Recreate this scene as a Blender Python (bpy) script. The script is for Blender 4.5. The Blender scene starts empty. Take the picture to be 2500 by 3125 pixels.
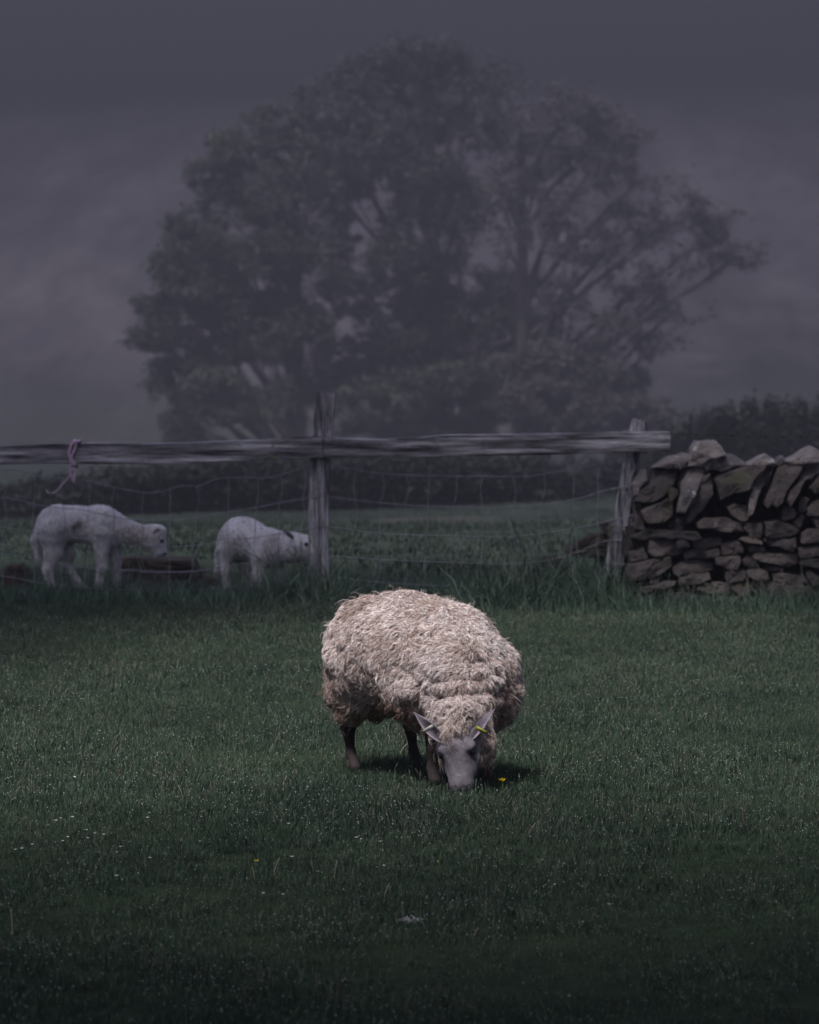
import bpy, math, random
import numpy as np

# ------------------------------------------------------------------ camera, sky, sun, exposure
scene = bpy.context.scene
col = scene.collection
R = math.radians
F_PX, HORIZON, CAM_H = 14800.0, 876.0, 2.04          # photo pixels (2500 x 3125)
HAZE_DENSITY = 0.0044
PITCH = math.atan((1562.5 - HORIZON) / F_PX)

cam_data = bpy.data.cameras.new("camera")
cam = bpy.data.objects.new("camera", cam_data)
col.objects.link(cam)
cam.location = (0, 0, CAM_H)
cam.rotation_euler = (math.pi / 2 - PITCH, 0, 0)
cam_data.sensor_fit = 'VERTICAL'
cam_data.sensor_height = 36
cam_data.lens = F_PX / 3125 * 36
cam_data.clip_start = 0.5
cam_data.clip_end = 4000
cam_data.dof.use_dof = True
cam_data.dof.focus_distance = 19.75
cam_data.dof.aperture_fstop = 6.7
scene.camera = cam

SUN_EL, SUN_AZ = R(58), R(205)                        # azimuth clockwise from +Y (away from the camera)
world = bpy.data.worlds.new("World")
scene.world = world
world.use_nodes = True
wn = world.node_tree
wn.nodes.clear()
sky = wn.nodes.new("ShaderNodeTexSky")
sky.sky_type = 'NISHITA'
sky.sun_disc = False
sky.sun_elevation = SUN_EL
sky.sun_rotation = SUN_AZ
sky.air_density = 1.2
sky.dust_density = 1.5
sky.ozone_density = 4.0
bg = wn.nodes.new("ShaderNodeBackground")
bg.inputs['Strength'].default_value = 0.05
wo = wn.nodes.new("ShaderNodeOutputWorld")
wn.links.new(sky.outputs[0], bg.inputs[0])
wn.links.new(bg.outputs[0], wo.inputs[0])

sun_data = bpy.data.lights.new("sun", 'SUN')
sun_data.energy = 2.6
sun_data.angle = R(10)
sun_data.color = (1.0, 0.955, 0.935)
sun = bpy.data.objects.new("sun", sun_data)
col.objects.link(sun)
sun.location = (0, 0, 60)
sun.rotation_euler = (math.pi / 2 - SUN_EL, 0, math.pi - SUN_AZ)

scene.view_settings.view_transform = 'Standard'
scene.view_settings.look = 'None'
scene.view_settings.exposure = 2.08
scene.view_settings.gamma = 1.0
scene.cycles.use_denoising = True
scene.cycles.max_bounces = 6
scene.cycles.diffuse_bounces = 3
scene.cycles.glossy_bounces = 2
scene.cycles.transparent_max_bounces = 4
scene.cycles.volume_bounces = 0
scene.cycles.sample_clamp_indirect = 4

# ------------------------------------------------------------------ helpers
CP, SP = math.cos(PITCH), math.sin(PITCH)


def at(px, py, Y):
    """photo pixel -> world point on the plane at distance Y"""
    u, v = (px - 1250) / F_PX, (1562.5 - py) / F_PX
    d = (u, CP + v * SP, -SP + v * CP)
    t = Y / d[1]
    return np.array((d[0] * t, Y, CAM_H + d[2] * t))


def on_ground(px, py):
    u, v = (px - 1250) / F_PX, (1562.5 - py) / F_PX
    d = (u, CP + v * SP, -SP + v * CP)
    t = -CAM_H / d[2]
    return np.array((d[0] * t, d[1] * t, 0.0))


def tag(o, label=None, cat=None, group=None, kind=None):
    for k, v in (('label', label), ('category', cat), ('group', group), ('kind', kind)):
        if v:
            o[k] = v
    return o


def empty(name, loc=(0, 0, 0)):
    o = bpy.data.objects.new(name, None)
    col.objects.link(o)
    o.location = loc
    o.empty_display_size = 0.1
    return o


def mesh_data(name, V, faces, mats=(), smooth=True, cols=None, uv=None, mat_idx=None):
    V = np.asarray(V, dtype=np.float32)
    me = bpy.data.meshes.new(name)
    if isinstance(faces, np.ndarray):
        n, k = faces.shape
        me.vertices.add(len(V))
        me.vertices.foreach_set('co', V.ravel())
        me.loops.add(n * k)
        me.loops.foreach_set('vertex_index', faces.astype(np.int32).ravel())
        me.polygons.add(n)
        me.polygons.foreach_set('loop_start', np.arange(0, n * k, k, dtype=np.int32))
        me.update(calc_edges=True)
    else:
        me.from_pydata([tuple(v) for v in V.tolist()], [], faces)
        me.update()
    for m in mats:
        me.materials.append(m)
    me.polygons.foreach_set('use_smooth', np.full(len(me.polygons), smooth, dtype=bool))
    if mat_idx is not None:
        me.polygons.foreach_set('material_index', np.asarray(mat_idx, dtype=np.int32))
    if cols is not None:
        a = me.attributes.new('col', 'FLOAT_COLOR', 'POINT')
        c = np.ones((len(V), 4), dtype=np.float32)
        c[:, :3] = cols
        a.data.foreach_set('color', c.ravel())
    me.update()
    return me


def obj(name, me, parent=None, loc=None):
    o = bpy.data.objects.new(name, me)
    col.objects.link(o)
    if loc is not None:
        o.location = loc
    if parent is not None:
        o.parent = parent
    return o


def part(name, V, faces, mat, parent, **kw):
    """mesh given in world coordinates, parented to an Empty (which has no rotation)"""
    V = np.asarray(V, dtype=float)
    if parent is not None:
        V = V - np.array(parent.location)
        p = parent
        while p.parent is not None:
            p = p.parent
            V = V - np.array(p.location)
    return obj(name, mesh_data(name, V, faces, [mat] if mat else [], **kw), parent)


def hash3(i, j, k, s):
    h = (i * 374761393 + j * 668265263 + k * 1274126177 + s * 951274213) & 0xFFFFFFFF
    h = ((h ^ (h >> 13)) * 1274126177) & 0xFFFFFFFF
    h = (h ^ (h >> 16)) & 0xFFFFFFFF
    return h.astype(np.float64) / 4294967295.0


def noise3(P, scale=1.0, seed=0):
    """value noise in -1..1"""
    P = np.asarray(P, dtype=np.float64) * scale + 1000.0
    I = np.floor(P).astype(np.int64)
    f = P - I
    f = f * f * (3 - 2 * f)
    r = 0
    for a in (0, 1):
        wa = f[..., 0] if a else 1 - f[..., 0]
        for b in (0, 1):
            wb = f[..., 1] if b else 1 - f[..., 1]
            for c in (0, 1):
                wc = f[..., 2] if c else 1 - f[..., 2]
                r = r + wa * wb * wc * hash3(I[..., 0] + a, I[..., 1] + b, I[..., 2] + c, seed)
    return r * 2 - 1


def tube(pts, rad, sides=6, cap=True):
    pts = np.asarray(pts, dtype=float)
    n = len(pts)
    rad = np.full(n, rad) if np.isscalar(rad) else np.asarray(rad)
    T = np.gradient(pts, axis=0)
    T /= np.linalg.norm(T, axis=1)[:, None] + 1e-12
    up = np.array((0, 0, 1.0)) if abs(T[0, 2]) < 0.8 else np.array((1.0, 0, 0))
    U = np.cross(T, up)
    U /= np.linalg.norm(U, axis=1)[:, None] + 1e-12
    W = np.cross(U, T)
    an = np.arange(sides) * 2 * math.pi / sides
    V = (pts[:, None] + rad[:, None, None] * (np.cos(an)[None, :, None] * U[:, None] + np.sin(an)[None, :, None] * W[:, None])).reshape(-1, 3)
    faces = []
    for i in range(n - 1):
        for j in range(sides):
            k = (j + 1) % sides
            faces.append((i * sides + j, i * sides + k, (i + 1) * sides + k, (i + 1) * sides + j))
    if cap:
        faces.append(tuple(range(sides - 1, -1, -1)))
        faces.append(tuple((n - 1) * sides + j for j in range(sides)))
    return V, faces


class Builder:
    def __init__(self):
        self.V, self.F = [], []
        self.n = 0

    def add(self, V, F):
        V = np.asarray(V, dtype=float)
        self.V.append(V)
        self.F += [tuple(int(i) + self.n for i in f) for f in F]
        self.n += len(V)

    def get(self):
        return np.concatenate(self.V), self.F


def smooth_line(pts, n=8):
    """Catmull-Rom through the given points"""
    P = np.asarray(pts, dtype=float)
    P = np.vstack((2 * P[0] - P[1], P, 2 * P[-1] - P[-2]))
    out = []
    for i in range(1, len(P) - 2):
        p0, p1, p2, p3 = P[i - 1], P[i], P[i + 1], P[i + 2]
        for t in np.linspace(0, 1, n, endpoint=False):
            out.append(0.5 * (2 * p1 + (p2 - p0) * t + (2 * p0 - 5 * p1 + 4 * p2 - p3) * t * t + (3 * p1 - p0 - 3 * p2 + p3) * t ** 3))
    out.append(P[-2])
    return np.array(out)


# ------------------------------------------------------------------ materials
def new_mat(name):
    m = bpy.data.materials.new(name)
    m.use_nodes = True
    nt = m.node_tree
    b = nt.nodes['Principled BSDF']
    return m, nt, b


def node(nt, t, **kw):
    n = nt.nodes.new(t)
    for k, v in kw.items():
        if k.startswith('i_'):
            n.inputs[k[2:].replace('_', ' ')].default_value = v
        else:
            setattr(n, k, v)
    return n


def noise_node(nt, scale, vec=None, detail=4.0, rough=0.6):
    n = node(nt, 'ShaderNodeTexNoise')
    n.inputs['Scale'].default_value = scale
    n.inputs['Detail'].default_value = detail
    n.inputs['Roughness'].default_value = rough
    if vec is not None:
        nt.links.new(vec, n.inputs['Vector'])
    return n


def ramp(nt, fac, stops):
    r = node(nt, 'ShaderNodeValToRGB')
    e = r.color_ramp.elements
    while len(e) < len(stops):
        e.new(0.5)
    for i, (p, c) in enumerate(stops):
        e[i].position = p
        e[i].color = (*c, 1) if len(c) == 3 else c
    nt.links.new(fac, r.inputs[0])
    return r


def mix(nt, a, b, fac, mode='MIX'):
    m = node(nt, 'ShaderNodeMix', data_type='RGBA', blend_type=mode)
    for s, v in ((m.inputs['A'], a), (m.inputs['B'], b), (m.inputs['Factor'], fac)):
        if hasattr(v, 'is_output'):
            nt.links.new(v, s)
        elif isinstance(v, (int, float)):
            s.default_value = v
        else:
            s.default_value = (*v, 1)
    return m.outputs['Result']


def bump(nt, b, height, strength, dist):
    bp = node(nt, 'ShaderNodeBump')
    bp.inputs['Strength'].default_value = strength
    bp.inputs['Distance'].default_value = dist
    nt.links.new(height, bp.inputs['Height'])
    nt.links.new(bp.outputs[0], b.inputs['Normal'])


def pos(nt):
    return node(nt, 'ShaderNodeNewGeometry').outputs['Position']


def vec_scale(nt, v, s):
    m = node(nt, 'ShaderNodeMapping')
    m.inputs['Scale'].default_value = s
    nt.links.new(v, m.inputs['Vector'])
    return m.outputs[0]


def mat_attr(name, rough=0.85, spec=0.2, vary=0.25, scale=60, sheen=0.0, bump_d=0.0, trans=0.0):
    """colour from the mesh's pigment attribute with fine mottling"""
    m, nt, b = new_mat(name)
    a = node(nt, 'ShaderNodeAttribute', attribute_name='col')
    n = noise_node(nt, scale, pos(nt))
    r = ramp(nt, n.outputs['Fac'], [(0.25, (1 - vary,) * 3), (0.75, (1 + vary,) * 3)])
    c = mix(nt, a.outputs['Color'], r.outputs[0], 1.0, 'MULTIPLY')
    nt.links.new(c, b.inputs['Base Color'])
    b.inputs['Roughness'].default_value = rough
    b.inputs['Specular IOR Level'].default_value = spec
    if sheen:
        b.inputs['Sheen Weight'].default_value = sheen
    if bump_d:
        bump(nt, b, n.outputs['Fac'], 0.6, bump_d)
    if trans:
        t = node(nt, 'ShaderNodeBsdfTranslucent')
        nt.links.new(c, t.inputs[0])
        ms = node(nt, 'ShaderNodeMixShader')
        ms.inputs[0].default_value = trans
        nt.links.new(b.outputs[0], ms.inputs[1])
        nt.links.new(t.outputs[0], ms.inputs[2])
        nt.links.new(ms.outputs[0], nt.nodes['Material Output'].inputs[0])
    return m


def mat_flat(name, c, rough=0.6, spec=0.3, vary=0.12, scale=80):
    m, nt, b = new_mat(name)
    n = noise_node(nt, scale, pos(nt))
    r = ramp(nt, n.outputs['Fac'], [(0.3, tuple(x * (1 - vary) for x in c)), (0.7, tuple(min(1, x * (1 + vary)) for x in c))])
    nt.links.new(r.outputs[0], b.inputs['Base Color'])
    b.inputs['Roughness'].default_value = rough
    b.inputs['Specular IOR Level'].default_value = spec
    return m


def make_stone_mat(name, base, warm, lichen, moss, lich_amt):
    m, nt, b = new_mat(name)
    oi = node(nt, 'ShaderNodeObjectInfo')
    p = pos(nt)
    n1 = noise_node(nt, 9, p, 6, 0.65)
    c1 = ramp(nt, n1.outputs['Fac'], [(0.3, base), (0.7, warm)]).outputs[0]
    br = ramp(nt, oi.outputs['Random'], [(0.0, (0.55, 0.55, 0.58)), (1.0, (1.5, 1.42, 1.36))]).outputs[0]
    c2 = mix(nt, c1, br, 1.0, 'MULTIPLY')
    n2 = noise_node(nt, 16, p, 5, 0.7)
    f2 = ramp(nt, n2.outputs['Fac'], [(lich_amt, (0, 0, 0)), (lich_amt + 0.1, (1, 1, 1))]).outputs[0]
    c3 = mix(nt, c2, lichen, f2)
    n3 = noise_node(nt, 5.5, p, 4, 0.6)
    f3 = ramp(nt, n3.outputs['Fac'], [(0.56, (0, 0, 0)), (0.72, (0.7, 0.7, 0.7))]).outputs[0]
    c4 = mix(nt, c3, moss, f3)
    nt.links.new(c4, b.inputs['Base Color'])
    b.inputs['Roughness'].default_value = 0.9
    b.inputs['Specular IOR Level'].default_value = 0.15
    n4 = noise_node(nt, 38, p, 7, 0.7)
    bump(nt, b, n4.outputs['Fac'], 1.0, 0.03)
    return m


def make_wood_mat(name, axis):
    m, nt, b = new_mat(name)
    tc = node(nt, 'ShaderNodeTexCoord').outputs['Object']
    s = (1.6, 26, 26) if axis == 'x' else (24, 24, 2.2)
    v = vec_scale(nt, tc, s)
    n1 = noise_node(nt, 1.0, v, 8, 0.72)
    c = ramp(nt, n1.outputs['Fac'], [(0.36, (0.014, 0.013, 0.016)), (0.44, (0.12, 0.116, 0.132)), (0.54, (0.30, 0.29, 0.325)), (0.66, (0.62, 0.61, 0.66))]).outputs[0]
    n2 = noise_node(nt, 7, tc, 5, 0.7)
    f = ramp(nt, n2.outputs['Fac'], [(0.54, (0, 0, 0)), (0.7, (0.55, 0.55, 0.55))]).outputs[0]
    c = mix(nt, c, (0.06, 0.06, 0.06), f)
    n3 = noise_node(nt, 12, tc, 5, 0.7)
    f3 = ramp(nt, n3.outputs['Fac'], [(0.64, (0, 0, 0)), (0.7, (0.9, 0.9, 0.9))]).outputs[0]
    c = mix(nt, c, (0.16, 0.15, 0.06), f3)
    nt.links.new(c, b.inputs['Base Color'])
    b.inputs['Roughness'].default_value = 0.9
    b.inputs['Specular IOR Level'].default_value = 0.15
    bump(nt, b, n1.outputs['Fac'], 1.0, 0.018)
    return m


def make_grass_mat(name, c_dark, c_light, patch_scale, trans=0.25, spec=0.3):
    m, nt, b = new_mat(name)
    a = node(nt, 'ShaderNodeAttribute', attribute_name='col')
    p = pos(nt)
    n = noise_node(nt, patch_scale, vec_scale(nt, p, (1, 0.5, 1)), 5, 0.65)
    c = ramp(nt, n.outputs['Fac'], [(0.3, c_dark), (0.7, c_light)]).outputs[0]
    n2 = noise_node(nt, 11, p, 3, 0.6)
    v = ramp(nt, n2.outputs['Fac'], [(0.3, (0.7, 0.7, 0.75)), (0.7, (1.3, 1.3, 1.2))]).outputs[0]
    c = mix(nt, c, v, 1.0, 'MULTIPLY')
    c = mix(nt, c, a.outputs['Color'], 1.0, 'MULTIPLY')
    nt.links.new(c, b.inputs['Base Color'])
    b.inputs['Roughness'].default_value = 0.45
    b.inputs['Specular IOR Level'].default_value = spec
    t = node(nt, 'ShaderNodeBsdfTranslucent')
    nt.links.new(c, t.inputs[0])
    ms = node(nt, 'ShaderNodeMixShader')
    ms.inputs[0].default_value = trans
    nt.links.new(b.outputs[0], ms.inputs[1])
    nt.links.new(t.outputs[0], ms.inputs[2])
    nt.links.new(ms.outputs[0], nt.nodes['Material Output'].inputs[0])
    return m


M = {}
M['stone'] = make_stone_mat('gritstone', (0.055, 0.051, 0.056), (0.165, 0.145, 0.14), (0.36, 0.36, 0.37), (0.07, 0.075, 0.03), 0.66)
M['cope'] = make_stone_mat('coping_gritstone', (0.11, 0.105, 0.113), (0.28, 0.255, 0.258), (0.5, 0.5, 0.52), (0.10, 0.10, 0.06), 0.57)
M['mossy'] = make_stone_mat('mossy_stone', (0.05, 0.046, 0.044), (0.12, 0.095, 0.082), (0.24, 0.15, 0.05), (0.045, 0.055, 0.025), 0.66)
M['core'] = mat_flat('rubble_core', (0.04, 0.037, 0.034), 0.95, 0.1, 0.5, 20)
M['wood_x'] = make_wood_mat('weathered_rail_wood', 'x')
M['wood_z'] = make_wood_mat('weathered_post_wood', 'z')
M['wire'] = mat_flat('galvanised_wire', (0.25, 0.25, 0.31), 0.5, 0.5)
M['barbed'] = mat_flat('rusty_barbed_wire', (0.05, 0.04, 0.045), 0.7, 0.3)
M['twine'] = mat_flat('faded_pink_twine', (0.50, 0.36, 0.48), 0.9, 0.1, 0.3, 90)
M['grass'] = make_grass_mat('meadow_grass', (0.030, 0.049, 0.034), (0.062, 0.090, 0.057), 0.9, .2, .1)
M['verge'] = make_grass_mat('rank_verge_grass', (0.036, 0.064, 0.045), (0.075, 0.12, 0.08), 0.8, .2, .2)
M['field'] = make_grass_mat('far_field_grass', (0.021, 0.031, 0.024), (0.040, 0.053, 0.039), 0.3, .2, .1)
M['dew'] = mat_flat('dew_and_clover_specks', (0.5, 0.53, 0.53), 0.2, 0.8)
M['fleece'] = mat_attr('fleece_wool', 0.95, 0.1, 0.18, 45, 0.15, 0, 0.18)
M['hide'] = mat_attr('short_face_hair', 0.85, 0.15, 0.3, 110, 0.0, 0.004)
M['lamb_wool'] = mat_attr('lamb_wool', 0.95, 0.1, 0.2, 40, 0.15, 0, 0.15)
M['eye'] = mat_flat('dark_eye', (0.012, 0.01, 0.01), 0.25, 0.5)
M['tag_yellow'] = mat_flat('yellow_ear_tag', (0.21, 0.21, 0.02), 0.5, 0.4, 0.25, 160)
M['tag_pale'] = mat_flat('pale_ear_tag', (0.34, 0.33, 0.30), 0.5, 0.4, 0.15, 160)
M['petal_y'] = mat_flat('yellow_petal', (0.80, 0.55, 0.01), 0.6, 0.2)
M['petal_w'] = mat_flat('white_petal', (0.78, 0.77, 0.82), 0.7, 0.2)
M['stem'] = mat_flat('flower_stem', (0.06, 0.10, 0.03), 0.7, 0.2)
M['dead'] = mat_flat('dead_straw', (0.34, 0.30, 0.2), 0.8, 0.15)
M['bark'] = mat_flat('tree_bark', (0.045, 0.04, 0.04), 0.95, 0.1, 0.4, 6)
M['bark_pale'] = mat_flat('pale_bark', (0.06, 0.056, 0.058), 0.95, 0.1, 0.35, 6)


def make_ground_mat():
    m, nt, b = new_mat('pasture_and_moor')
    p = pos(nt)
    sep = node(nt, 'ShaderNodeSeparateXYZ')
    nt.links.new(p, sep.inputs[0])
    # near pasture soil and thatch
    n1 = noise_node(nt, 2.5, p, 6, 0.7)
    near = ramp(nt, n1.outputs['Fac'], [(0.3, (0.012, 0.02, 0.01)), (0.7, (0.03, 0.046, 0.022))]).outputs[0]
    # far pasture beyond the fence, with bare reddish earth
    n2 = noise_node(nt, 0.25, vec_scale(nt, p, (1, 0.35, 1)), 5, 0.6)
    field = ramp(nt, n2.outputs['Fac'], [(0.3, (0.020, 0.029, 0.023)), (0.7, (0.034, 0.047, 0.035))]).outputs[0]
    n3 = noise_node(nt, 0.09, vec_scale(nt, p, (1, 0.25, 1)), 4, 0.6)
    f3 = ramp(nt, n3.outputs['Fac'], [(0.55, (0, 0, 0)), (0.68, (0.8, 0.8, 0.8))]).outputs[0]
    field = mix(nt, field, (0.075, 0.047, 0.04), f3)
    # hillside: bleached grass and heather, in slanting strips up the slope
    hm = node(nt, 'ShaderNodeMapping')
    hm.inputs['Scale'].default_value = (1, .085, 0)
    nt.links.new(p, hm.inputs['Vector'])
    hm2 = node(nt, 'ShaderNodeMapping')
    hm2.inputs['Rotation'].default_value = (0, 0, R(-32))
    hm2.inputs['Scale'].default_value = (.55, 1.35, 1)
    nt.links.new(hm.outputs[0], hm2.inputs['Vector'])
    hv = hm2.outputs[0]
    n4 = noise_node(nt, 0.22, hv, 8, 0.72)
    hill = ramp(nt, n4.outputs['Fac'], [(0.3, (0.05, 0.045, 0.054)), (0.5, (0.10, 0.09, 0.102)), (0.7, (0.17, 0.153, 0.168))]).outputs[0]
    n5 = noise_node(nt, 0.011, p, 3, 0.5)
    wob = node(nt, 'ShaderNodeMath', operation='MULTIPLY_ADD')
    nt.links.new(n5.outputs['Fac'], wob.inputs[0])
    wob.inputs[1].default_value = 90.0
    nt.links.new(sep.outputs['Y'], wob.inputs[2])

    def step(sock, a, bb):
        mr = node(nt, 'ShaderNodeMapRange')
        mr.inputs['From Min'].default_value = a
        mr.inputs['From Max'].default_value = bb
        nt.links.new(sock, mr.inputs['Value'])
        return mr.outputs[0]
    vignetted_hill = mix(nt, hill, (0.016, 0.015, 0.018), step(wob.outputs[0], 380, 500))  # vignette painted into the colour: hillside darkens towards its top
    c = mix(nt, near, field, step(sep.outputs['Y'], 33, 38))
    c = mix(nt, c, vignetted_hill, step(wob.outputs[0], 285, 345))
    def blot(col_in, centre, radii, colour, amount):
        mp = node(nt, 'ShaderNodeMapping', vector_type='TEXTURE')
        mp.inputs['Location'].default_value = (*centre, 0)
        mp.inputs['Scale'].default_value = (*radii, 1e5)
        nt.links.new(p, mp.inputs['Vector'])
        g = node(nt, 'ShaderNodeTexGradient', gradient_type='SPHERICAL')
        nt.links.new(mp.outputs[0], g.inputs[0])
        nn = noise_node(nt, 4.0 / radii[0], p, 4, .6)
        ad = node(nt, 'ShaderNodeMath', operation='MULTIPLY')
        nt.links.new(g.outputs['Fac'], ad.inputs[0])
        nt.links.new(nn.outputs['Fac'], ad.inputs[1])
        f = ramp(nt, ad.outputs[0], [(.03, (0, 0, 0)), (.42, (amount,) * 3)]).outputs[0]
        return mix(nt, col_in, colour, f)
    c = blot(c, (.4, 83), (2.6, 17), (.07, .048, .043), .7)       # bare reddish earth in the field
    c = blot(c, (25, 285), (24, 60), (.020, .024, .024), .7)     # dark green patch at the foot of the hill
    nt.links.new(c, b.inputs['Base Color'])
    b.inputs['Roughness'].default_value = 0.95
    b.inputs['Specular IOR Level'].default_value = 0.1
    n6 = noise_node(nt, 9, p, 5, 0.7)
    bump(nt, b, n6.outputs['Fac'], 0.6, 0.05)
    return m


M['ground'] = make_ground_mat()

# ------------------------------------------------------------------ ground
def ss(a, b, x):
    t = np.clip((np.asarray(x, dtype=float) - a) / (b - a), 0, 1)
    return t * t * (3 - 2 * t)


def terrain(x, y):
    x = np.asarray(x, dtype=float)
    y = np.asarray(y, dtype=float)
    z = -2.6 * ss(30, 104, y) * 1.0 - 4.8 * ss(104, 240, y)
    z = np.where(y < 33, 0, z + 2.6 * ss(30, 104, 33.0))
    hillside = np.maximum(0, y - 252)
    z = z + 0.15 * hillside ** 2 / (hillside + 14) - 0.00003 * np.minimum(hillside, 900) ** 2
    z = z + 0.012 * x * ss(260, 380, y) + ss(260, 450, y) * (2.2 * np.sin(x * 0.03 + 1.1) + 1.4 * np.sin(y * 0.021 + x * 0.018))
    return z


xs = np.unique(np.concatenate((np.linspace(-900, -60, 22), np.linspace(-60, 60, 61), np.linspace(60, 900, 22))))
ys = np.unique(np.concatenate((np.linspace(-400, 0, 11), np.linspace(0, 40, 41), np.linspace(40, 640, 130), np.linspace(640, 1600, 34))))
gx, gy = np.meshgrid(xs, ys)
gz = terrain(gx, gy) + 0.012 * noise3(np.stack((gx, gy, gx * 0), -1), 0.9, 3)
V = np.stack((gx, gy, gz), -1).reshape(-1, 3)
nx = len(xs)
ii = (np.arange(len(ys) - 1)[:, None] * nx + np.arange(nx - 1)[None, :]).ravel()
Fq = np.stack((ii, ii + 1, ii + nx + 1, ii + nx), -1)
ground = obj('ground', mesh_data('ground', V, Fq, [M['ground']]))
tag(ground, 'green sheep pasture rising to a misty hillside', 'ground', kind='structure')

# ------------------------------------------------------------------ dry stone wall
WALL_Y = 31.15


def zoomer(ox, oy, s):
    return lambda pts: [(ox + x * s, oy + y * s) for x, y in pts]


ZA, ZB, ZC, ZD, ZE = zoomer(1880, 1320, .1971), zoomer(2180, 1320, .1855), zoomer(1880, 1580, .1971), zoomer(2180, 1580, .1855), zoomer(1600, 1550, .1971)
STONES = []      # (outline in photo pixels, distance of the face, depth, material)


def st(z, pts, y=0.0, depth=0.34, mat='stone'):
    STONES.append((z(pts), WALL_Y + y, depth, mat))


st(ZA, [(600, 545), (690, 480), (860, 390), (1060, 320), (1180, 340), (1090, 480), (1010, 570), (900, 560)], 0.02, .4, 'cope')
st(ZA, [(300, 1040), (360, 930), (520, 800), (600, 600), (680, 560), (960, 590), (930, 740), (860, 860), (700, 1000), (600, 1080), (420, 1070)], 0.03, .4)
st(ZA, [(250, 830), (330, 720), (420, 600), (490, 590), (480, 730), (390, 830), (340, 960), (280, 990)], 0.05, .3, 'cope')
st(ZA, [(410, 1230), (480, 1160), (800, 1040), (870, 1130), (890, 1280), (750, 1390), (500, 1420), (440, 1350)], -.02)
st(ZA, [(815, 870), (960, 880), (950, 950), (880, 1060), (820, 1050)], 0.03)
st(ZA, [(1010, 790), (1180, 570), (1360, 540), (1420, 600), (1330, 760), (1250, 880), (1180, 1100), (1060, 1260), (960, 1230), (970, 1090), (1010, 950)], -.05, .4, 'cope')
st(ZA, [(1290, 830), (1340, 690), (1440, 640), (1500, 800), (1490, 950), (1400, 1120), (1270, 1270), (1180, 1360), (1130, 1420), (1120, 1250), (1170, 1080), (1240, 920)], 0.0, .4)
st(ZA, [(960, 800), (1070, 560), (1180, 540), (1060, 720), (990, 870)], 0.08, .3)
st(ZA, [(1110, 430), (1190, 280), (1270, 150), (1560, 140), (1630, 220), (1720, 350), (1640, 350), (1440, 440), (1260, 510), (1120, 520)], -.02, .45, 'cope')
st(ZA, [(1250, 510), (1440, 430), (1640, 350), (1650, 400), (1520, 480), (1400, 520)], 0.0, .35, 'cope')
st(ZA, [(300, 1140), (400, 1130), (400, 1240), (430, 1380), (440, 1500), (300, 1500)], 0.12)
st(ZA, [(800, 1400), (900, 1310), (1060, 1270), (1100, 1330), (1080, 1500), (980, 1520), (820, 1500)], 0.09)
st(ZB, [(0, 500), (130, 450), (210, 390), (300, 360), (380, 400), (470, 470), (560, 530), (470, 560), (300, 570), (230, 630), (120, 650), (0, 600)], 0.0, .4, 'cope')
st(ZB, [(10, 780), (200, 670), (450, 570), (560, 545), (680, 560), (860, 550), (740, 700), (620, 820), (600, 910), (420, 980), (130, 1090), (90, 1020), (60, 900)], -.06, .4)
st(ZB, [(540, 540), (700, 450), (890, 370), (960, 450), (1000, 510), (880, 545), (690, 550)], 0.0, .4, 'cope')
st(ZB, [(1010, 540), (1000, 620), (880, 800), (760, 990), (690, 1130), (640, 1350), (560, 1360), (560, 1180), (620, 980), (640, 880), (740, 740), (860, 560)], -.04, .4, 'cope')
st(ZB, [(1000, 520), (1080, 430), (1140, 400), (1170, 450), (1060, 560)], 0.03, .35, 'cope')
st(ZB, [(1050, 600), (1180, 550), (1400, 530), (1480, 560), (1400, 690), (1280, 820), (1180, 960), (1120, 1150), (1040, 1230), (960, 1180), (880, 1220), (830, 1150), (880, 1000), (960, 890), (990, 760)], -.05, .42)
st(ZB, [(1190, 480), (1300, 430), (1400, 380), (1500, 300), (1640, 240), (1725, 290), (1800, 400), (1760, 480), (1600, 500), (1430, 510), (1250, 520)], 0.0, .45, 'cope')
st(ZB, [(1500, 580), (1600, 530), (1725, 520), (1700, 640), (1560, 740), (1440, 880), (1370, 1050), (1280, 1190), (1200, 1140), (1260, 960), (1400, 800)], -.03, .4)
st(ZB, [(1560, 900), (1650, 800), (1725, 720), (1850, 700), (1850, 950), (1650, 1010)], 0.0)
st(ZB, [(1400, 1230), (1420, 1120), (1480, 1060), (1560, 1080), (1520, 1200), (1500, 1290), (1420, 1300)], 0.02)
st(ZB, [(1540, 1380), (1560, 1240), (1620, 1150), (1725, 1100), (1850, 1120), (1850, 1330), (1725, 1380)], -.02)
st(ZB, [(1120, 1440), (1120, 1280), (1160, 1220), (1300, 1240), (1350, 1330), (1320, 1400), (1180, 1450)], 0.03)
st(ZB, [(230, 1250), (330, 1170), (520, 1200), (630, 1270), (600, 1370), (520, 1460), (420, 1450), (280, 1370)], 0.0)
st(ZB, [(1290, 1480), (1360, 1410), (1440, 1330), (1480, 1400), (1420, 1560), (1350, 1560)], 0.04)
st(ZB, [(1630, 1430), (1725, 1400), (1850, 1400), (1850, 1600), (1700, 1580)], 0.0)
st(ZC, [(260, 320), (380, 240), (500, 170), (760, 180), (1080, 210), (1250, 240), (1320, 320), (1200, 340), (900, 310), (640, 320), (460, 345), (300, 350)], -.02)
st(ZC, [(510, 540), (530, 380), (620, 345), (900, 340), (930, 390), (950, 490), (1020, 520), (1020, 560), (800, 590), (600, 610), (540, 570)], 0.0)
st(ZC, [(940, 400), (980, 350), (1100, 335), (1160, 400), (1150, 460), (1000, 510), (955, 480)], -.03)
st(ZC, [(1200, 350), (1440, 310), (1600, 330), (1620, 420), (1480, 460), (1330, 490), (1220, 450)], 0.02)
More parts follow.
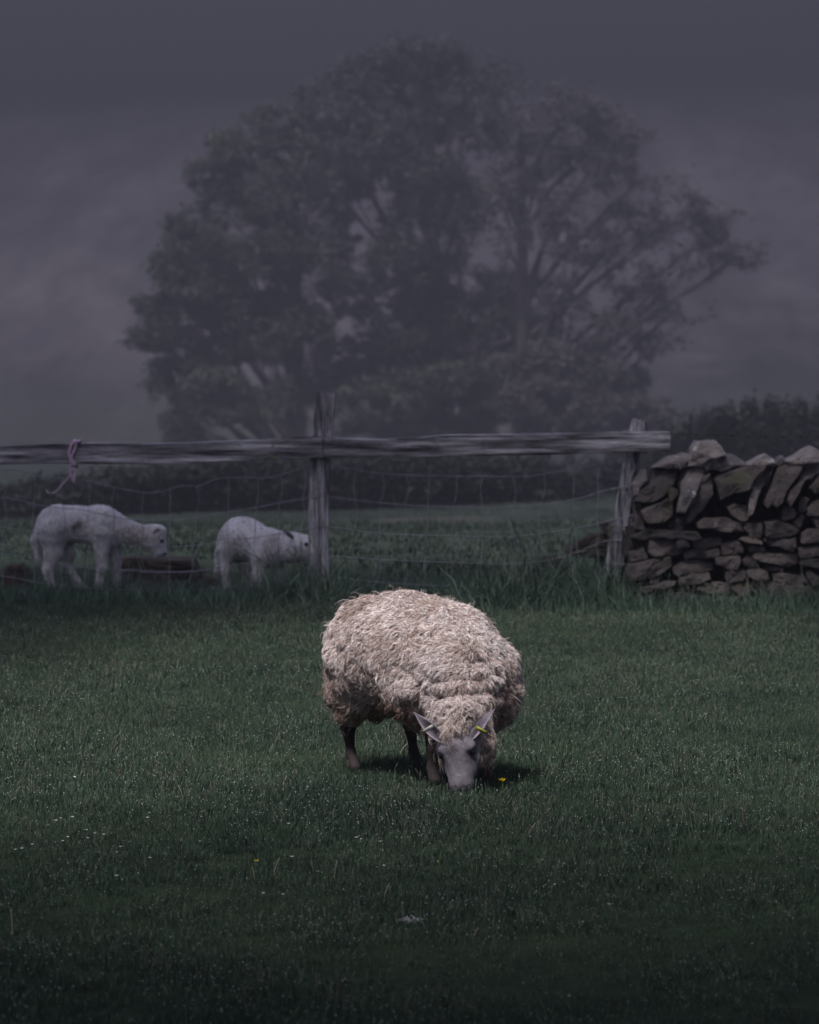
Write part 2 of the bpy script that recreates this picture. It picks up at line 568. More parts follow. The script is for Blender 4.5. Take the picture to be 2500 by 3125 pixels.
st(ZC, [(1035, 590), (1080, 530), (1230, 490), (1420, 500), (1590, 460), (1600, 590), (1400, 630), (1070, 645)], -.01)
st(ZC, [(220, 560), (330, 520), (440, 470), (490, 600), (480, 640), (220, 690)], 0.03)
st(ZC, [(150, 900), (220, 740), (480, 665), (830, 610), (860, 760), (760, 850), (540, 920), (420, 970), (160, 980)], -.03)
st(ZC, [(850, 780), (980, 720), (1080, 655), (1260, 650), (1500, 690), (1500, 800), (1350, 840), (1160, 865), (1060, 890), (960, 910), (880, 860)], 0.0)
st(ZC, [(970, 970), (1030, 920), (1200, 870), (1450, 860), (1460, 970), (1300, 1010), (1180, 1030), (980, 1020)], -.03)
st(ZC, [(500, 1005), (570, 940), (650, 935), (680, 980), (620, 1020), (520, 1025)], 0.0)
st(ZC, [(380, 1130), (430, 1070), (640, 1035), (760, 985), (930, 990), (920, 1040), (800, 1080), (600, 1130), (420, 1155)], -.04)
st(ZC, [(960, 1120), (1080, 1060), (1230, 1080), (1260, 1130), (1180, 1165), (1000, 1150)], 0.0)
st(ZC, [(620, 1340), (640, 1210), (720, 1165), (960, 1160), (1130, 1185), (1290, 1200), (1270, 1290), (1030, 1340), (720, 1360)], -.03)
st(ZC, [(300, 1340), (310, 1190), (440, 1180), (600, 1200), (610, 1340)], 0.01)
st(ZC, [(1270, 1120), (1290, 1050), (1580, 1010), (1755, 1020), (1765, 1130), (1740, 1180), (1380, 1180)], -.02)
st(ZC, [(1330, 1240), (1400, 1210), (1680, 1205), (1720, 1260), (1700, 1320), (1400, 1350), (1320, 1300)], -.04)
st(ZD, [(-275, 95), (-150, 20), (0, 10), (240, 20), (330, 70), (470, 90), (480, 200), (540, 240), (400, 250), (150, 225), (0, 200), (-250, 160)], -.04)
st(ZD, [(490, 110), (560, 80), (800, 95), (790, 290), (770, 340), (570, 310), (565, 240), (500, 190)], 0.0)
st(ZD, [(840, 310), (845, 100), (1000, 60), (1180, 80), (1310, 130), (1400, 200), (1350, 270), (1220, 300), (1000, 335), (870, 335)], -.02)
st(ZD, [(790, 370), (860, 345), (1100, 350), (1350, 345), (1350, 470), (1310, 560), (1180, 540), (950, 450)], -.03)
st(ZD, [(430, 350), (490, 315), (650, 335), (780, 390), (790, 450), (640, 430), (520, 400)], -.01)
st(ZD, [(120, 600), (120, 430), (240, 400), (420, 380), (480, 460), (480, 570), (330, 600), (200, 620)], 0.01)
st(ZD, [(540, 500), (620, 460), (800, 480), (830, 560), (720, 585), (600, 560)], 0.03)
st(ZD, [(660, 630), (740, 605), (880, 590), (960, 575), (1110, 600), (1360, 610), (1380, 780), (1260, 800), (1000, 770), (830, 740), (730, 710), (670, 670)], -.04)
st(ZD, [(0, 690), (60, 650), (430, 640), (430, 730), (380, 860), (280, 880), (200, 840), (20, 770)], -.03)
st(ZD, [(450, 710), (540, 640), (640, 640), (700, 720), (760, 760), (760, 800), (620, 810), (480, 780)], 0.03)
st(ZD, [(180, 1000), (190, 900), (280, 890), (420, 860), (500, 850), (535, 930), (490, 1050), (220, 1055)], 0.0)
st(ZD, [(545, 900), (600, 850), (770, 850), (850, 900), (910, 1020), (850, 1050), (700, 1020), (560, 960)], -.04)
st(ZD, [(830, 840), (900, 790), (1140, 800), (1140, 880), (920, 880)], 0.02)
st(ZD, [(970, 1040), (990, 930), (1140, 920), (1300, 940), (1480, 980), (1560, 1050), (1550, 1080), (1320, 1080), (1130, 1085)], -.01)
st(ZD, [(1520, 890), (1600, 880), (1725, 960), (1700, 1060), (1650, 1120), (1590, 1060), (1530, 1000)], -.03)
st(ZD, [(1370, 640), (1380, 500), (1500, 470), (1725, 480), (1850, 520), (1850, 640), (1600, 660), (1450, 680)], -.02)
st(ZD, [(1400, 740), (1480, 700), (1680, 680), (1850, 680), (1850, 810), (1700, 810), (1460, 810)], -.03)
st(ZD, [(1410, 390), (1430, 280), (1560, 200), (1680, 190), (1850, 230), (1850, 380), (1560, 420), (1430, 420)], -.02)
st(ZD, [(270, 1140), (400, 1090), (590, 1060), (600, 1220), (540, 1260), (430, 1280), (300, 1190)], -.01)
st(ZD, [(610, 1220), (610, 1065), (850, 1060), (1060, 1070), (1260, 1100), (1440, 1110), (1580, 1180), (1560, 1260), (1440, 1285), (1100, 1280), (740, 1280)], -.04)
st(ZD, [(1600, 1230), (1650, 1200), (1850, 1220), (1850, 1360), (1700, 1330)], -.02)
st(ZD, [(180, 1400), (200, 1330), (330, 1290), (410, 1320), (370, 1450), (240, 1480)], -.02)
st(ZD, [(380, 1440), (430, 1320), (620, 1310), (620, 1460), (540, 1490), (400, 1490)], 0.0)
st(ZD, [(630, 1390), (720, 1310), (900, 1295), (1200, 1300), (1210, 1400), (1130, 1490), (950, 1470), (700, 1470)], -.05)
st(ZD, [(330, 1640), (420, 1500), (640, 1490), (860, 1500), (860, 1680), (400, 1680)], -.02)
st(ZD, [(900, 1510), (1110, 1500), (1330, 1500), (1330, 1660), (900, 1670)], -.02)
# the broken end of the wall behind the leaning post
st(ZE, [(700, 710), (860, 665), (1150, 655), (1300, 645), (1330, 760), (1000, 775), (750, 760)], .75, .35, 'mossy')
st(ZE, [(640, 690), (780, 580), (900, 500), (1080, 420), (1230, 390), (1310, 470), (1250, 600), (1000, 645), (800, 660), (700, 710), (640, 760)], .85, .3, 'mossy')
st(ZE, [(1190, 260), (1240, 230), (1350, 250), (1400, 420), (1300, 460), (1200, 340)], .8, .3, 'mossy')
st(ZE, [(1090, 960), (1110, 790), (1300, 780), (1300, 1000), (1100, 1010)], .8, .3, 'stone')
st(ZE, [(1350, 420), (1600, 380), (1700, 600), (1650, 760), (1340, 760)], .55, .4, 'stone')
st(ZE, [(1330, 790), (1700, 780), (1720, 1200), (1320, 1200)], .5, .4, 'stone')
# the wall carries on to the right, past the frame
rng = random.Random(5)
yy = 1860
while yy > 1470:
    hh = rng.uniform(34, 62)
    xx = 2530 + rng.uniform(-4, 10)
    while xx < 2930:
        ww = rng.uniform(50, 130)
        j = lambda a: rng.uniform(-a, a)
        st(lambda p: p, [(xx, yy - hh * .5 + j(6)), (xx + 6, yy - hh + j(8)), (xx + ww * .5, yy - hh + j(5)), (xx + ww - 8, yy - hh + j(8)), (xx + ww - 3, yy - hh * .4), (xx + ww - 10, yy - 5 + j(4)), (xx + ww * .4, yy - 3 + j(3)), (xx + 8, yy - 6 + j(4))], rng.uniform(-.04, .03))
        xx += ww + 2
    yy -= hh
xx = 2525
while xx < 2900:
    ww = rng.uniform(38, 60)
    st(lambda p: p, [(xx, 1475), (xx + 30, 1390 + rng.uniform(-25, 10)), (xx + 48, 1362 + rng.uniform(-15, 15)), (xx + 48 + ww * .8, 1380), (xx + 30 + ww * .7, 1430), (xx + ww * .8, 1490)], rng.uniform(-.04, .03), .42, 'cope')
    xx += ww


def stone_mesh(outline, y, depth, seed, grow=1.02, chamfer=0.0):
    """a rough block: outline on the wall face, rounded edges, uneven face, real depth"""
    r = random.Random(seed)
    P = np.array([at(px, py, y) for px, py in outline])
    c = P.mean(0)
    P = c + (P - c) * grow
    # resample to even spacing, keep corners a little soft
    Q = []
    for i in range(len(P)):
        a, b = P[i], P[(i + 1) % len(P)]
        n = max(1, int(np.linalg.norm(b - a) / 0.035))
        for k in range(n):
            Q.append(a + (b - a) * (k / n))
    Q = np.array(Q)
    Q[:, [0, 2]] += 0.011 * np.stack((noise3(Q, 24, seed), noise3(Q, 24, seed + 7)), -1)
    n = len(Q)
    tx, tz = r.uniform(-.3, .3), r.uniform(-.22, .12)
    size = math.sqrt(np.ptp(Q[:, 0]) * np.ptp(Q[:, 2]))
    rings = []
    for f, dy in ((0.93, depth), (1.0, depth * .85), (1.0, 0.022), (0.98, 0.008), (0.93, 0.002), (0.6, 0.0), (0.25, 0.0)):
        q = c + (Q - c) * f
        # keep the inset even in metres on long stones
        q[:, 1] = y + dy
        if dy < 0.05:
            q[:, 1] += (q[:, 0] - c[0]) * tx + (q[:, 2] - c[2]) * tz * -1
            q[:, 1] += 0.026 * noise3(q, 13, seed + 3) * (f < 1)
            q[:, 1] += 0.012 * noise3(q, 34, seed + 5)
            if chamfer:
                q[:, 1] += chamfer * np.maximum(0, q[:, 2] - (Q[:, 2].min() + .45 * np.ptp(Q[:, 2])))
        rings.append(q)
    V = np.concatenate(rings)
    F = []
    for k in range(len(rings) - 1):
        for i in range(n):
            j2 = (i + 1) % n
            F.append((k * n + i, k * n + j2, (k + 1) * n + j2, (k + 1) * n + i))
    F.append(tuple(range(n - 1, -1, -1)))
    F.append(tuple((len(rings) - 1) * n + i for i in range(n)))
    # orientation: outward
    A = V[F[0][0]], V[F[0][1]], V[F[0][2]]
    nrm = np.cross(A[1] - A[0], A[2] - A[0])
    if np.dot(nrm, A[0] - np.array((c[0], V[:, 1].mean(), c[2]))) < 0:
        F = [tuple(reversed(f)) for f in F]
    return V, F


wall = empty('dry_stone_wall', (on_ground(2200, 1850)[0], WALL_Y + .25, 0))
tag(wall, 'dark dry stone wall with slanted coping stones right of the fence', 'stone wall')
for k, (o, y, dp, mt) in enumerate(STONES):
    V, F = stone_mesh(o, y, dp, 100 + k, 1.035, (1.1, .8, .5)[k % 3] if mt == 'cope' else (0, .5, .25)[k % 3])
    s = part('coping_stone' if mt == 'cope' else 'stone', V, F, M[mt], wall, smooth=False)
# rubble filling and rear face, seen only through the gaps
core_top = [(1925, 1600), (1960, 1480), (2050, 1440), (2200, 1430), (2350, 1440), (2480, 1440), (2540, 1500), (2930, 1500)]
B = Builder()
rng = random.Random(9)
for k in range(420):
    px = rng.uniform(1940, 2920)
    top = np.interp(px, [p[0] for p in core_top], [p[1] for p in core_top])
    py = rng.uniform(top + 20, 1850)
    p = at(px, py, WALL_Y + rng.uniform(.34, .7))
    rr = np.array((rng.uniform(.07, .13), rng.uniform(.06, .1), rng.uniform(.05, .08)))
    V = np.array([(sx, sy, sz) for sx in (-1, 1) for sy in (-1, 1) for sz in (-1, 1)], dtype=float)
    V = p + V * rr * (1 + 0.25 * np.array([[rng.uniform(-1, 1) for _ in range(3)] for _ in range(8)]))
    B.add(V, [(0, 1, 3, 2), (4, 6, 7, 5), (0, 4, 5, 1), (2, 3, 7, 6), (0, 2, 6, 4), (1, 5, 7, 3)])
V, F = B.get()
tag(part('rubble_core', V, F, M['core'], wall, smooth=False), kind='stuff')

# loose stones in the grass beyond the fence
def loose(name, outline, y, depth, mat, label, seed):
    V, F = stone_mesh(outline, y, depth, seed)
    base = np.array((V[:, 0].mean(), y + depth / 2, V[:, 2].min()))
    o = obj(name, mesh_data(name, V - base, F, [M[mat]]), None, base)
    tag(o, label, 'stone', 'tumbled stones beyond the fence')


loose('tumbled_stone', ZE([(220, 820), (260, 770), (480, 780), (640, 830), (650, 1100), (560, 1300), (330, 1300), (230, 1100)]), 32.2, .3, 'mossy', 'reddish tumbled stone in long grass left of the broken wall end', 901)
loose('tumbled_stone', ZE([(20, 950), (60, 880), (170, 950), (180, 1250), (30, 1250)]), 32.4, .2, 'mossy', 'small mossy stone farthest left of the broken wall end', 902)
Z3 = zoomer(0, 1250, .4058)
loose('stone_slab', Z3([(900, 1125), (1000, 1115), (1250, 1122), (1450, 1135), (1480, 1195), (1200, 1205), (905, 1205)]), 33.1, .45, 'mossy', 'upper mossy stone slab lying behind the lamb with black side spot', 903)
loose('stone_slab', Z3([(880, 1210), (1200, 1208), (1510, 1222), (1520, 1275), (1500, 1420), (880, 1420)]), 33.0, .5, 'stone', 'lower grey stone slab carrying the mossy one between the lambs', 904)
loose('tumbled_stone', Z3([(1510, 1290), (1560, 1250), (1620, 1270), (1650, 1300), (1650, 1420), (1500, 1420)]), 33.0, .25, 'mossy', 'small orange lichened stone just left of the second lamb', 905)
loose('tumbled_stone', Z3([(20, 1240), (60, 1170), (160, 1160), (190, 1220), (190, 1400), (20, 1400)]), 33.0, .3, 'mossy', 'brown lichened stone at the far left edge behind the fence', 906)

# ------------------------------------------------------------------ fence
FY = 31.62
fence = empty('field_fence', (on_ground(980, 1830)[0], FY, 0))
tag(fence, 'weathered grey rail fence with sagging square wire netting', 'fence')


def timber(name, line, wid, dep, y, mat, seed, n=60, lean_cap=0.0):
    """square timber along pixel centre line [(px,py,width_px_half)], split, knotty and uneven"""
    line = np.array(line, dtype=float)
    t = np.linspace(0, 1, len(line))
    tt = np.linspace(0, 1, n)
    C = np.stack([np.interp(tt, t, line[:, k]) for k in range(3)], -1)
    rings = []
    d = np.gradient(C[:, :2], axis=0)
    d /= np.linalg.norm(d, axis=1)[:, None]
    nrm = np.stack((-d[:, 1], d[:, 0]), -1)
    prof = [(-1, 1), (-1, -.8), (-.9, -1), (-.45, -1.0), (0, -1.0), (.45, -1.0), (.9, -1), (1, -.8), (1, 1)]
    for i in range(n):
        ring = []
        for u, v in prof:
            q = C[i, :2] + nrm[i] * C[i, 2] * u
            ring.append(at(q[0], q[1], y + dep * v))
        rings.append(ring)
    V = np.array(rings).reshape(-1, 3)
    ax = np.array((3.0, 40, 40)) if abs(d[0, 0]) > .7 else np.array((40, 40, 3.0))
    for k, (amp, sc) in enumerate(((.007, 1.0), (.004, 2.2))):
        for c in (0, 1, 2):
            V[:, c] += amp * noise3(V * ax, sc * .5, seed + c + 10 * k)
    # slow swell along the length
    V[:, 2] += 0.008 * noise3(V, 2.3, seed + 50)
    m = len(prof)
    F = []
    for i in range(n - 1):
        for j in range(m):
            k = (j + 1) % m
            F.append((i * m + j, i * m + k, (i + 1) * m + k, (i + 1) * m + j))
    F.append(tuple(range(m - 1, -1, -1)))
    F.append(tuple((n - 1) * m + j for j in range(m)))
    A = V[list(F[3 * m + 4])]
    if np.dot(np.cross(A[1] - A[0], A[2] - A[0]), (0, -1, 0)) < 0:
        F = [tuple(reversed(f)) for f in F]
    return part(name, V, F, mat, fence, smooth=False)


p1 = timber('post', [(994, 1199, 33), (984, 1331, 32), (977, 1414, 31), (973, 1620, 30), (971, 1845, 33)], 0, .06, FY, M['wood_z'], 11)
p1['label'] = 'upright square post rising above the rail'
p2 = timber('post', [(1953, 1285, 24), (1932, 1386, 22), (1900, 1580, 24), (1875, 1720, 28), (1852, 1850, 30)], 0, .055, FY, M['wood_z'], 23)
p2['label'] = 'leaning post beside the stone wall'
p3 = timber('post', [(-300, 1215, 30), (-292, 1400, 29), (-298, 1850, 30)], 0, .06, FY, M['wood_z'], 31)
RY = FY - .105
timber('rail', [(-620, 1402, 28), (-300, 1397, 28), (0, 1392, 27), (230, 1385, 31), (480, 1381, 31), (700, 1375, 32), (846, 1371, 31), (985, 1366, 33)], 0, .035, RY, M['wood_x'], 41, 150)
timber('rail', [(988, 1366, 31), (1150, 1366, 28), (1332, 1361, 32), (1638, 1355, 32), (1900, 1350, 32), (2046, 1349, 32)], 0, .034, RY - .003, M['wood_x'], 57, 110)


def wire(name, pts, y=None, r=.0023, wob=.004, seed=0, sides=5, mat='wire'):
    y = FY - .065 if y is None else y
    P = np.array([at(p[0], p[1], y if len(p) < 3 else p[2]) for p in pts])
    P = smooth_line(P, 7)
    P[1:-1, 2] += wob * noise3(P[1:-1], 6, seed)
    P[1:-1, 1] += wob * noise3(P[1:-1], 6, seed + 9)
    V, F = tube(P, r, sides)
    return part(name, V, F, M[mat], fence)


rows = [
    [(-300, 1428), (16, 1433), (114, 1451), (268, 1467), (365, 1491), (467, 1504), (548, 1484), (609, 1483), (665, 1461), (748, 1458), (807, 1460), (880, 1442), (943, 1422), (985, 1414), (1013, 1419), (1121, 1441), (1268, 1451), (1472, 1453), (1606, 1455), (1701, 1438), (1829, 1417), (1925, 1398)],
    [(-300, 1505), (0, 1518), (134, 1544), (256, 1556), (345, 1577), (406, 1585), (550, 1585), (654, 1569), (773, 1550), (933, 1520), (985, 1513), (1013, 1517), (1153, 1534), (1319, 1545), (1561, 1547), (1752, 1524), (1848, 1497), (1920, 1483)],
    [(-300, 1590), (0, 1607), (166, 1637), (290, 1648), (422, 1666), (597, 1666), (682, 1647), (783, 1639), (933, 1613), (975, 1603), (1006, 1606), (1153, 1626), (1319, 1633), (1574, 1636), (1759, 1610), (1855, 1588), (1905, 1578)],
    [(-300, 1675), (0, 1690), (166, 1716), (300, 1735), (480, 1745), (600, 1742), (793, 1713), (933, 1693), (975, 1690), (1006, 1696), (1230, 1710), (1478, 1719), (1638, 1715), (1760, 1686), (1842, 1652), (1900, 1650)],
    [(-300, 1745), (0, 1758), (166, 1785), (400, 1802), (600, 1800), (793, 1778), (960, 1755), (1000, 1757), (1153, 1776), (1383, 1789), (1561, 1792), (1701, 1773), (1829, 1741), (1890, 1722)],
    [(-300, 1810), (0, 1822), (300, 1845), (600, 1842), (960, 1822), (1200, 1838), (1500, 1848), (1700, 1835), (1870, 1795)],
]
for k, rr in enumerate(rows):
    wire('strand_wire', rr, seed=60 + k)
row_y = lambda k, x: np.interp(x, [p[0] for p in rows[k]], [p[1] for p in rows[k]])
rng = random.Random(3)
for x in (-280, -190, -90, 16, 108, 192, 268, 350, 440, 520, 600, 698, 787, 858, 928, 1085, 1167, 1240, 1313, 1393, 1472, 1568, 1660, 1755, 1832):
    pts, dx = [], 0
    for k in range(6):
        pts.append((x + dx, row_y(k, x + dx)))
        if k < 5:
            pts.append((x + dx + rng.uniform(-9, 9), (row_y(k, x + dx) + row_y(k + 1, x + dx - 4)) / 2))
        dx += rng.uniform(-8, 2)
    wire('stay_wire', pts, r=.002, wob=.002, seed=int(x) + 999)
# loose wire ends and barbed strands by the wall
wire('loose_wire', [(1925, 1400), (1938, 1425), (1925, 1455), (1915, 1480), (1925, 1500), (1932, 1530), (1935, 1560), (1925, 1590), (1928, 1620), (1920, 1650), (1921, 1690), (1917, 1715), (1905, 1760), (1900, 1785), (1888, 1830)], FY - .09, .003, .003, 71)
wire('loose_wire', [(1865, 1602), (1880, 1595), (1930, 1570), (1946, 1566), (1940, 1580), (1925, 1612)], FY - .1, .003, .002, 72)
wire('loose_wire', [(1842, 1652), (1880, 1648), (1930, 1646), (1955, 1650), (1962, 1640)], FY - .1, .003, .002, 73)
wire('loose_wire', [(1830, 1738), (1870, 1718), (1905, 1721), (1935, 1717), (1955, 1698), (1966, 1670), (1968, 1660)], FY - .1, .003, .002, 74)
wire('loose_wire', [(1838, 1795), (1870, 1786), (1905, 1780), (1920, 1790), (1921, 1815)], FY - .1, .003, .002, 75)


def barbed(pts, y, seed):
    wire('barbed_wire', pts, y, .0022, .003, seed, 5, 'barbed')
    rng = random.Random(seed)
    x = pts[0][0] + 40
    while x < pts[-1][0] - 10:
        yv = np.interp(x, [p[0] for p in pts], [p[1] for p in pts])
        c = at(x, yv, y)
        B = Builder()
        for s in range(2):
            a = np.array((rng.uniform(-.01, .01), rng.uniform(-.01, .01), .016))
            V, F = tube([c - a + (.004 * s, 0, 0), c + a + (.004 * s, 0, 0)], .0018, 4)
            B.add(V, F)
        V, F = tube([c - (.01, 0, 0), c + (.01, 0, 0)], .0042, 5)
        B.add(V, F)
        part('barb', *B.get(), M['barbed'], fence)
        x += rng.uniform(42, 60)


barbed([(1935, 1428), (2060, 1424), (2140, 1421), (2260, 1420), (2400, 1418), (2600, 1412), (2900, 1405)], WALL_Y - .14, 81)
barbed([(2000, 1322), (2100, 1325), (2190, 1327), (2350, 1331), (2500, 1329), (2900, 1320)], WALL_Y + .75, 83)

# twine tied round the rail
tw = empty('baler_twine', at(222, 1350, RY - .04))
tag(tw, 'faded pink twine knotted round the rail with a frayed tail', 'twine')
TY = RY - .05
lp = lambda pts, r, nm, y=TY: part(nm, *tube(smooth_line([at(p[0], p[1], (p[2] if len(p) > 2 else y)) for p in pts], 6), r, 6), M['twine'], tw)
lp([(247, 1345, RY + .03), (240, 1347), (222, 1352), (214, 1372), (212, 1390), (222, 1408), (231, 1420, RY - .04), (236, 1424, RY + .05)], .011, 'loop')
lp([(233, 1343, RY + .03), (226, 1346), (232, 1362), (222, 1385), (215, 1405), (222, 1424, RY - .04), (226, 1430, RY + .04)], .010, 'loop')
lp([(218, 1428), (214, 1445), (222, 1455), (232, 1445), (226, 1430), (216, 1440), (224, 1470), (226, 1462), (230, 1450)], .009, 'knot')
lp([(214, 1448), (205, 1462), (190, 1478), (178, 1494), (162, 1505), (148, 1504), (140, 1495)], .0055, 'frayed_tail')
lp([(247, 1352, RY + .0), (251, 1342, RY - .03), (255, 1335, RY - .03)], .004, 'frayed_end')

# ------------------------------------------------------------------ animals: one continuous surface from blended volumes
def ell(P, c, r, Rm=None):
    q = P - np.asarray(c, dtype=np.float32)
    if Rm is not None:
        q = q @ np.asarray(Rm, dtype=np.float32).T      # rows of Rm: the ellipsoid's axes
    r = np.asarray(r, dtype=np.float32)
    k0 = np.sqrt(((q / r) ** 2).sum(-1))
    k1 = np.sqrt(((q / (r * r)) ** 2).sum(-1)) + 1e-9
    return k0 * (k0 - 1) / k1


def cone(P, a, b, ra, rb):
    a = np.asarray(a, dtype=np.float32)
    b = np.asarray(b, dtype=np.float32)
    ab = b - a
    t = np.clip(((P - a) @ ab) / (ab @ ab), 0, 1)
    return np.linalg.norm(P - a - t[:, None] * ab, axis=1) - (ra + (rb - ra) * t)


def smin(a, b, k):
    h = np.clip(.5 + .5 * (b - a) / k, 0, 1)
    return b + (a - b) * h - k * h * (1 - h)


def surface_net(fn, lo, hi, h):
    lo, hi = np.asarray(lo, float), np.asarray(hi, float)
    n = np.ceil((hi - lo) / h).astype(int) + 1
    ax = [lo[i] + h * np.arange(n[i]) for i in range(3)]
    G = np.stack(np.meshgrid(*ax, indexing='ij'), -1).reshape(-1, 3).astype(np.float32)
    D = np.empty(len(G), dtype=np.float32)
    for s in range(0, len(G), 400000):
        D[s:s + 400000] = fn(G[s:s + 400000])
    D = D.reshape(n)
    S = D < 0
    corner = [(i, j, k) for i in (0, 1) for j in (0, 1) for k in (0, 1)]
    m = n - 1
    cnt = sum(S[i:i + m[0], j:j + m[1], k:k + m[2]].astype(np.int8) for i, j, k in corner)
    cell = np.argwhere((cnt > 0) & (cnt < 8))
    acc = np.zeros((len(cell), 3))
    num = np.zeros(len(cell))
    for a in corner:
        for axn in range(3):
            if a[axn]:
                continue
            b = list(a)
            b[axn] = 1
            da = D[tuple((cell + a).T)]
            db = D[tuple((cell + b).T)]
            x = (da < 0) != (db < 0)
            t = np.where(x, da / np.where(x, da - db, 1), 0)
            p = np.tile(np.array(a, float), (len(cell), 1))
            p[:, axn] = t
            acc += np.where(x[:, None], p, 0)
            num += x
    V = lo + h * (cell + acc / num[:, None])
    idx = np.full(m, -1, dtype=np.int64)
    idx[tuple(cell.T)] = np.arange(len(cell))
    quads = []
    for axn in range(3):
        u, w = [(1, 2), (2, 0), (0, 1)][axn]
        sl0 = [slice(None)] * 3
        sl1 = [slice(None)] * 3
        sl0[axn], sl1[axn] = slice(0, -1), slice(1, None)
        A, Bq = S[tuple(sl0)], S[tuple(sl1)]
        for flip, mk in ((False, A & ~Bq), (True, ~A & Bq)):
            e = np.argwhere(mk)
            e = e[(e[:, u] > 0) & (e[:, w] > 0) & (e[:, u] < n[u] - 1) & (e[:, w] < n[w] - 1)]
            du = np.zeros(3, int); du[u] = 1
            dw = np.zeros(3, int); dw[w] = 1
            q = np.stack([idx[tuple((e - a).T)] for a in (du + dw, dw, 0 * du, du)], -1)
            quads.append(q[:, ::-1] if flip else q)
    return V, np.concatenate(quads)


def vertex_normals(V, Q):
    n = np.cross(V[Q[:, 2]] - V[Q[:, 0]], V[Q[:, 3]] - V[Q[:, 1]])
    N = np.zeros_like(V)
    for k in range(4):
        np.add.at(N, Q[:, k], n)
    return N / (np.linalg.norm(N, axis=1)[:, None] + 1e-12)


def strands(V, Q, N, weight, comb, n_locks, per, length, spread, width, lift, colf, seed, segs=4, curl=.005, conv=.55):
    """wool: locks of ribbons lying along the combed direction; returns verts, quads, colours"""
    rs = np.random.default_rng(seed)
    A = V[Q]
    area = np.linalg.norm(np.cross(A[:, 2] - A[:, 0], A[:, 3] - A[:, 1]), axis=1) * weight[Q].mean(1)
    f = rs.choice(len(Q), n_locks, p=area / area.sum())
    u, w = rs.random(n_locks), rs.random(n_locks)
    bw = np.stack(((1 - u) * (1 - w), u * (1 - w), u * w, (1 - u) * w), -1)
    P = (A[f] * bw[..., None]).sum(1)
    Nn = (N[Q[f]] * bw[..., None]).sum(1)
    Nn /= np.linalg.norm(Nn, axis=1)[:, None]
    C = comb(P, Nn)
    C = C + .6 * np.stack([noise3(P, 18, seed + k) for k in range(3)], -1) + .5 * np.stack([noise3(P, 7, seed + 40 + k) for k in range(3)], -1) + .35 * rs.normal(size=P.shape)
    C -= (C * Nn).sum(1)[:, None] * Nn
    C /= np.linalg.norm(C, axis=1)[:, None] + 1e-9
    S = np.cross(Nn, C)
    L = length * (0.7 + .6 * rs.random(n_locks)) * (1 + .25 * noise3(P, 9, seed + 5))
    LF = lift * (0.5 + rs.random(n_locks)) * (1 + .5 * noise3(P, 20, seed + 8))
    ph = rs.random(n_locks) * 6.28
    cc = colf(P, Nn, rs)
    m = n_locks * per
    rep = lambda x: np.repeat(x, per, axis=0)
    P, Nn, C, S, L, LF, ph, cc = map(rep, (P, Nn, C, S, L, LF, ph, cc))
    off = rs.normal(size=(m, 2)) * spread
    hgt = rs.random(m) * spread * .8
    W = width * (.6 + .8 * rs.random(m))
    roll = rs.normal(size=m) * .6
    L = L * (.8 + .4 * rs.random(m))
    pts, wid = [], []
    for k in range(segs + 1):
        t = k / segs
        cv = 1 - conv * t
        wave = curl * math.sin(1) * np.sin(ph + t * 7.0) * t
        q = P + C * (L * t + off[:, 0] * cv)[:, None] + S * (off[:, 1] * cv + wave)[:, None]
        q = q + Nn * (LF * (math.sin(t * 2.4) * .9 + .15 * t) - .006 + hgt * (1 - t * .3))[:, None]
        q[:, 2] -= .12 * L * t * t
        pts.append(q)
        wid.append(W * (1 - .75 * t ** 2))
    ax = S * np.cos(roll)[:, None] + Nn * np.sin(roll)[:, None]
    VV = np.empty((m, segs + 1, 2, 3), dtype=np.float32)
    for k in range(segs + 1):
        VV[:, k, 0] = pts[k] - ax * wid[k][:, None] * .5
        VV[:, k, 1] = pts[k] + ax * wid[k][:, None] * .5
    base = (np.arange(m) * (segs + 1) * 2)[:, None]
    quads = np.concatenate([base + np.array([[2 * k, 2 * k + 1, 2 * k + 3, 2 * k + 2]]) for k in range(segs)], 0)
    cv = cc * (1 + .22 * rs.normal(size=(m, 1)))
    CC = np.repeat(np.clip(cv, .01, .9), (segs + 1) * 2, axis=0)
    return VV.reshape(-1, 3), quads, CC


def leaf_shape(base, tip, side, face, width, thick, cup, n=12, back=1.0):
    """an ear: pointed leaf with thickness, cupped towards FACE"""
    base, tip, side, face = (np.asarray(v, float) for v in (base, tip, side, face))
    side = side / np.linalg.norm(side)
    face = face / np.linalg.norm(face)
    us = np.linspace(-1, 1, 7)
    V = []
    for lay in (0, 1):
        for i in range(n + 1):
            t = i / n
            w = width * (math.sin(math.pi * min(1, t * .82 + .13)) ** .9) * (1 - t ** 5 * .8) * (1.1 - .35 * t)
            if i == n:
                w = width * .05
            c = base + (tip - base) * t + face * .012 * math.sin(t * 3.1)
            for u in us:
                V.append(c + side * u * w - face * (cup * (1 - u * u) * math.sin(math.pi * min(1, t + .25)) * w + lay * thick * (1.05 - u * u)))
    m = 7
    F = []
    for lay in (0, 1):
        o = lay * (n + 1) * m
        for i in range(n):
            for j in range(m - 1):
                q = (o + i * m + j, o + i * m + j + 1, o + (i + 1) * m + j + 1, o + (i + 1) * m + j)
                F.append(q if lay else q[::-1])
    o = (n + 1) * m
    for i in range(n):
        for j in (0, m - 1):
            F.append((i * m + j, (i + 1) * m + j, o + (i + 1) * m + j, o + i * m + j))
    return np.array(V), F


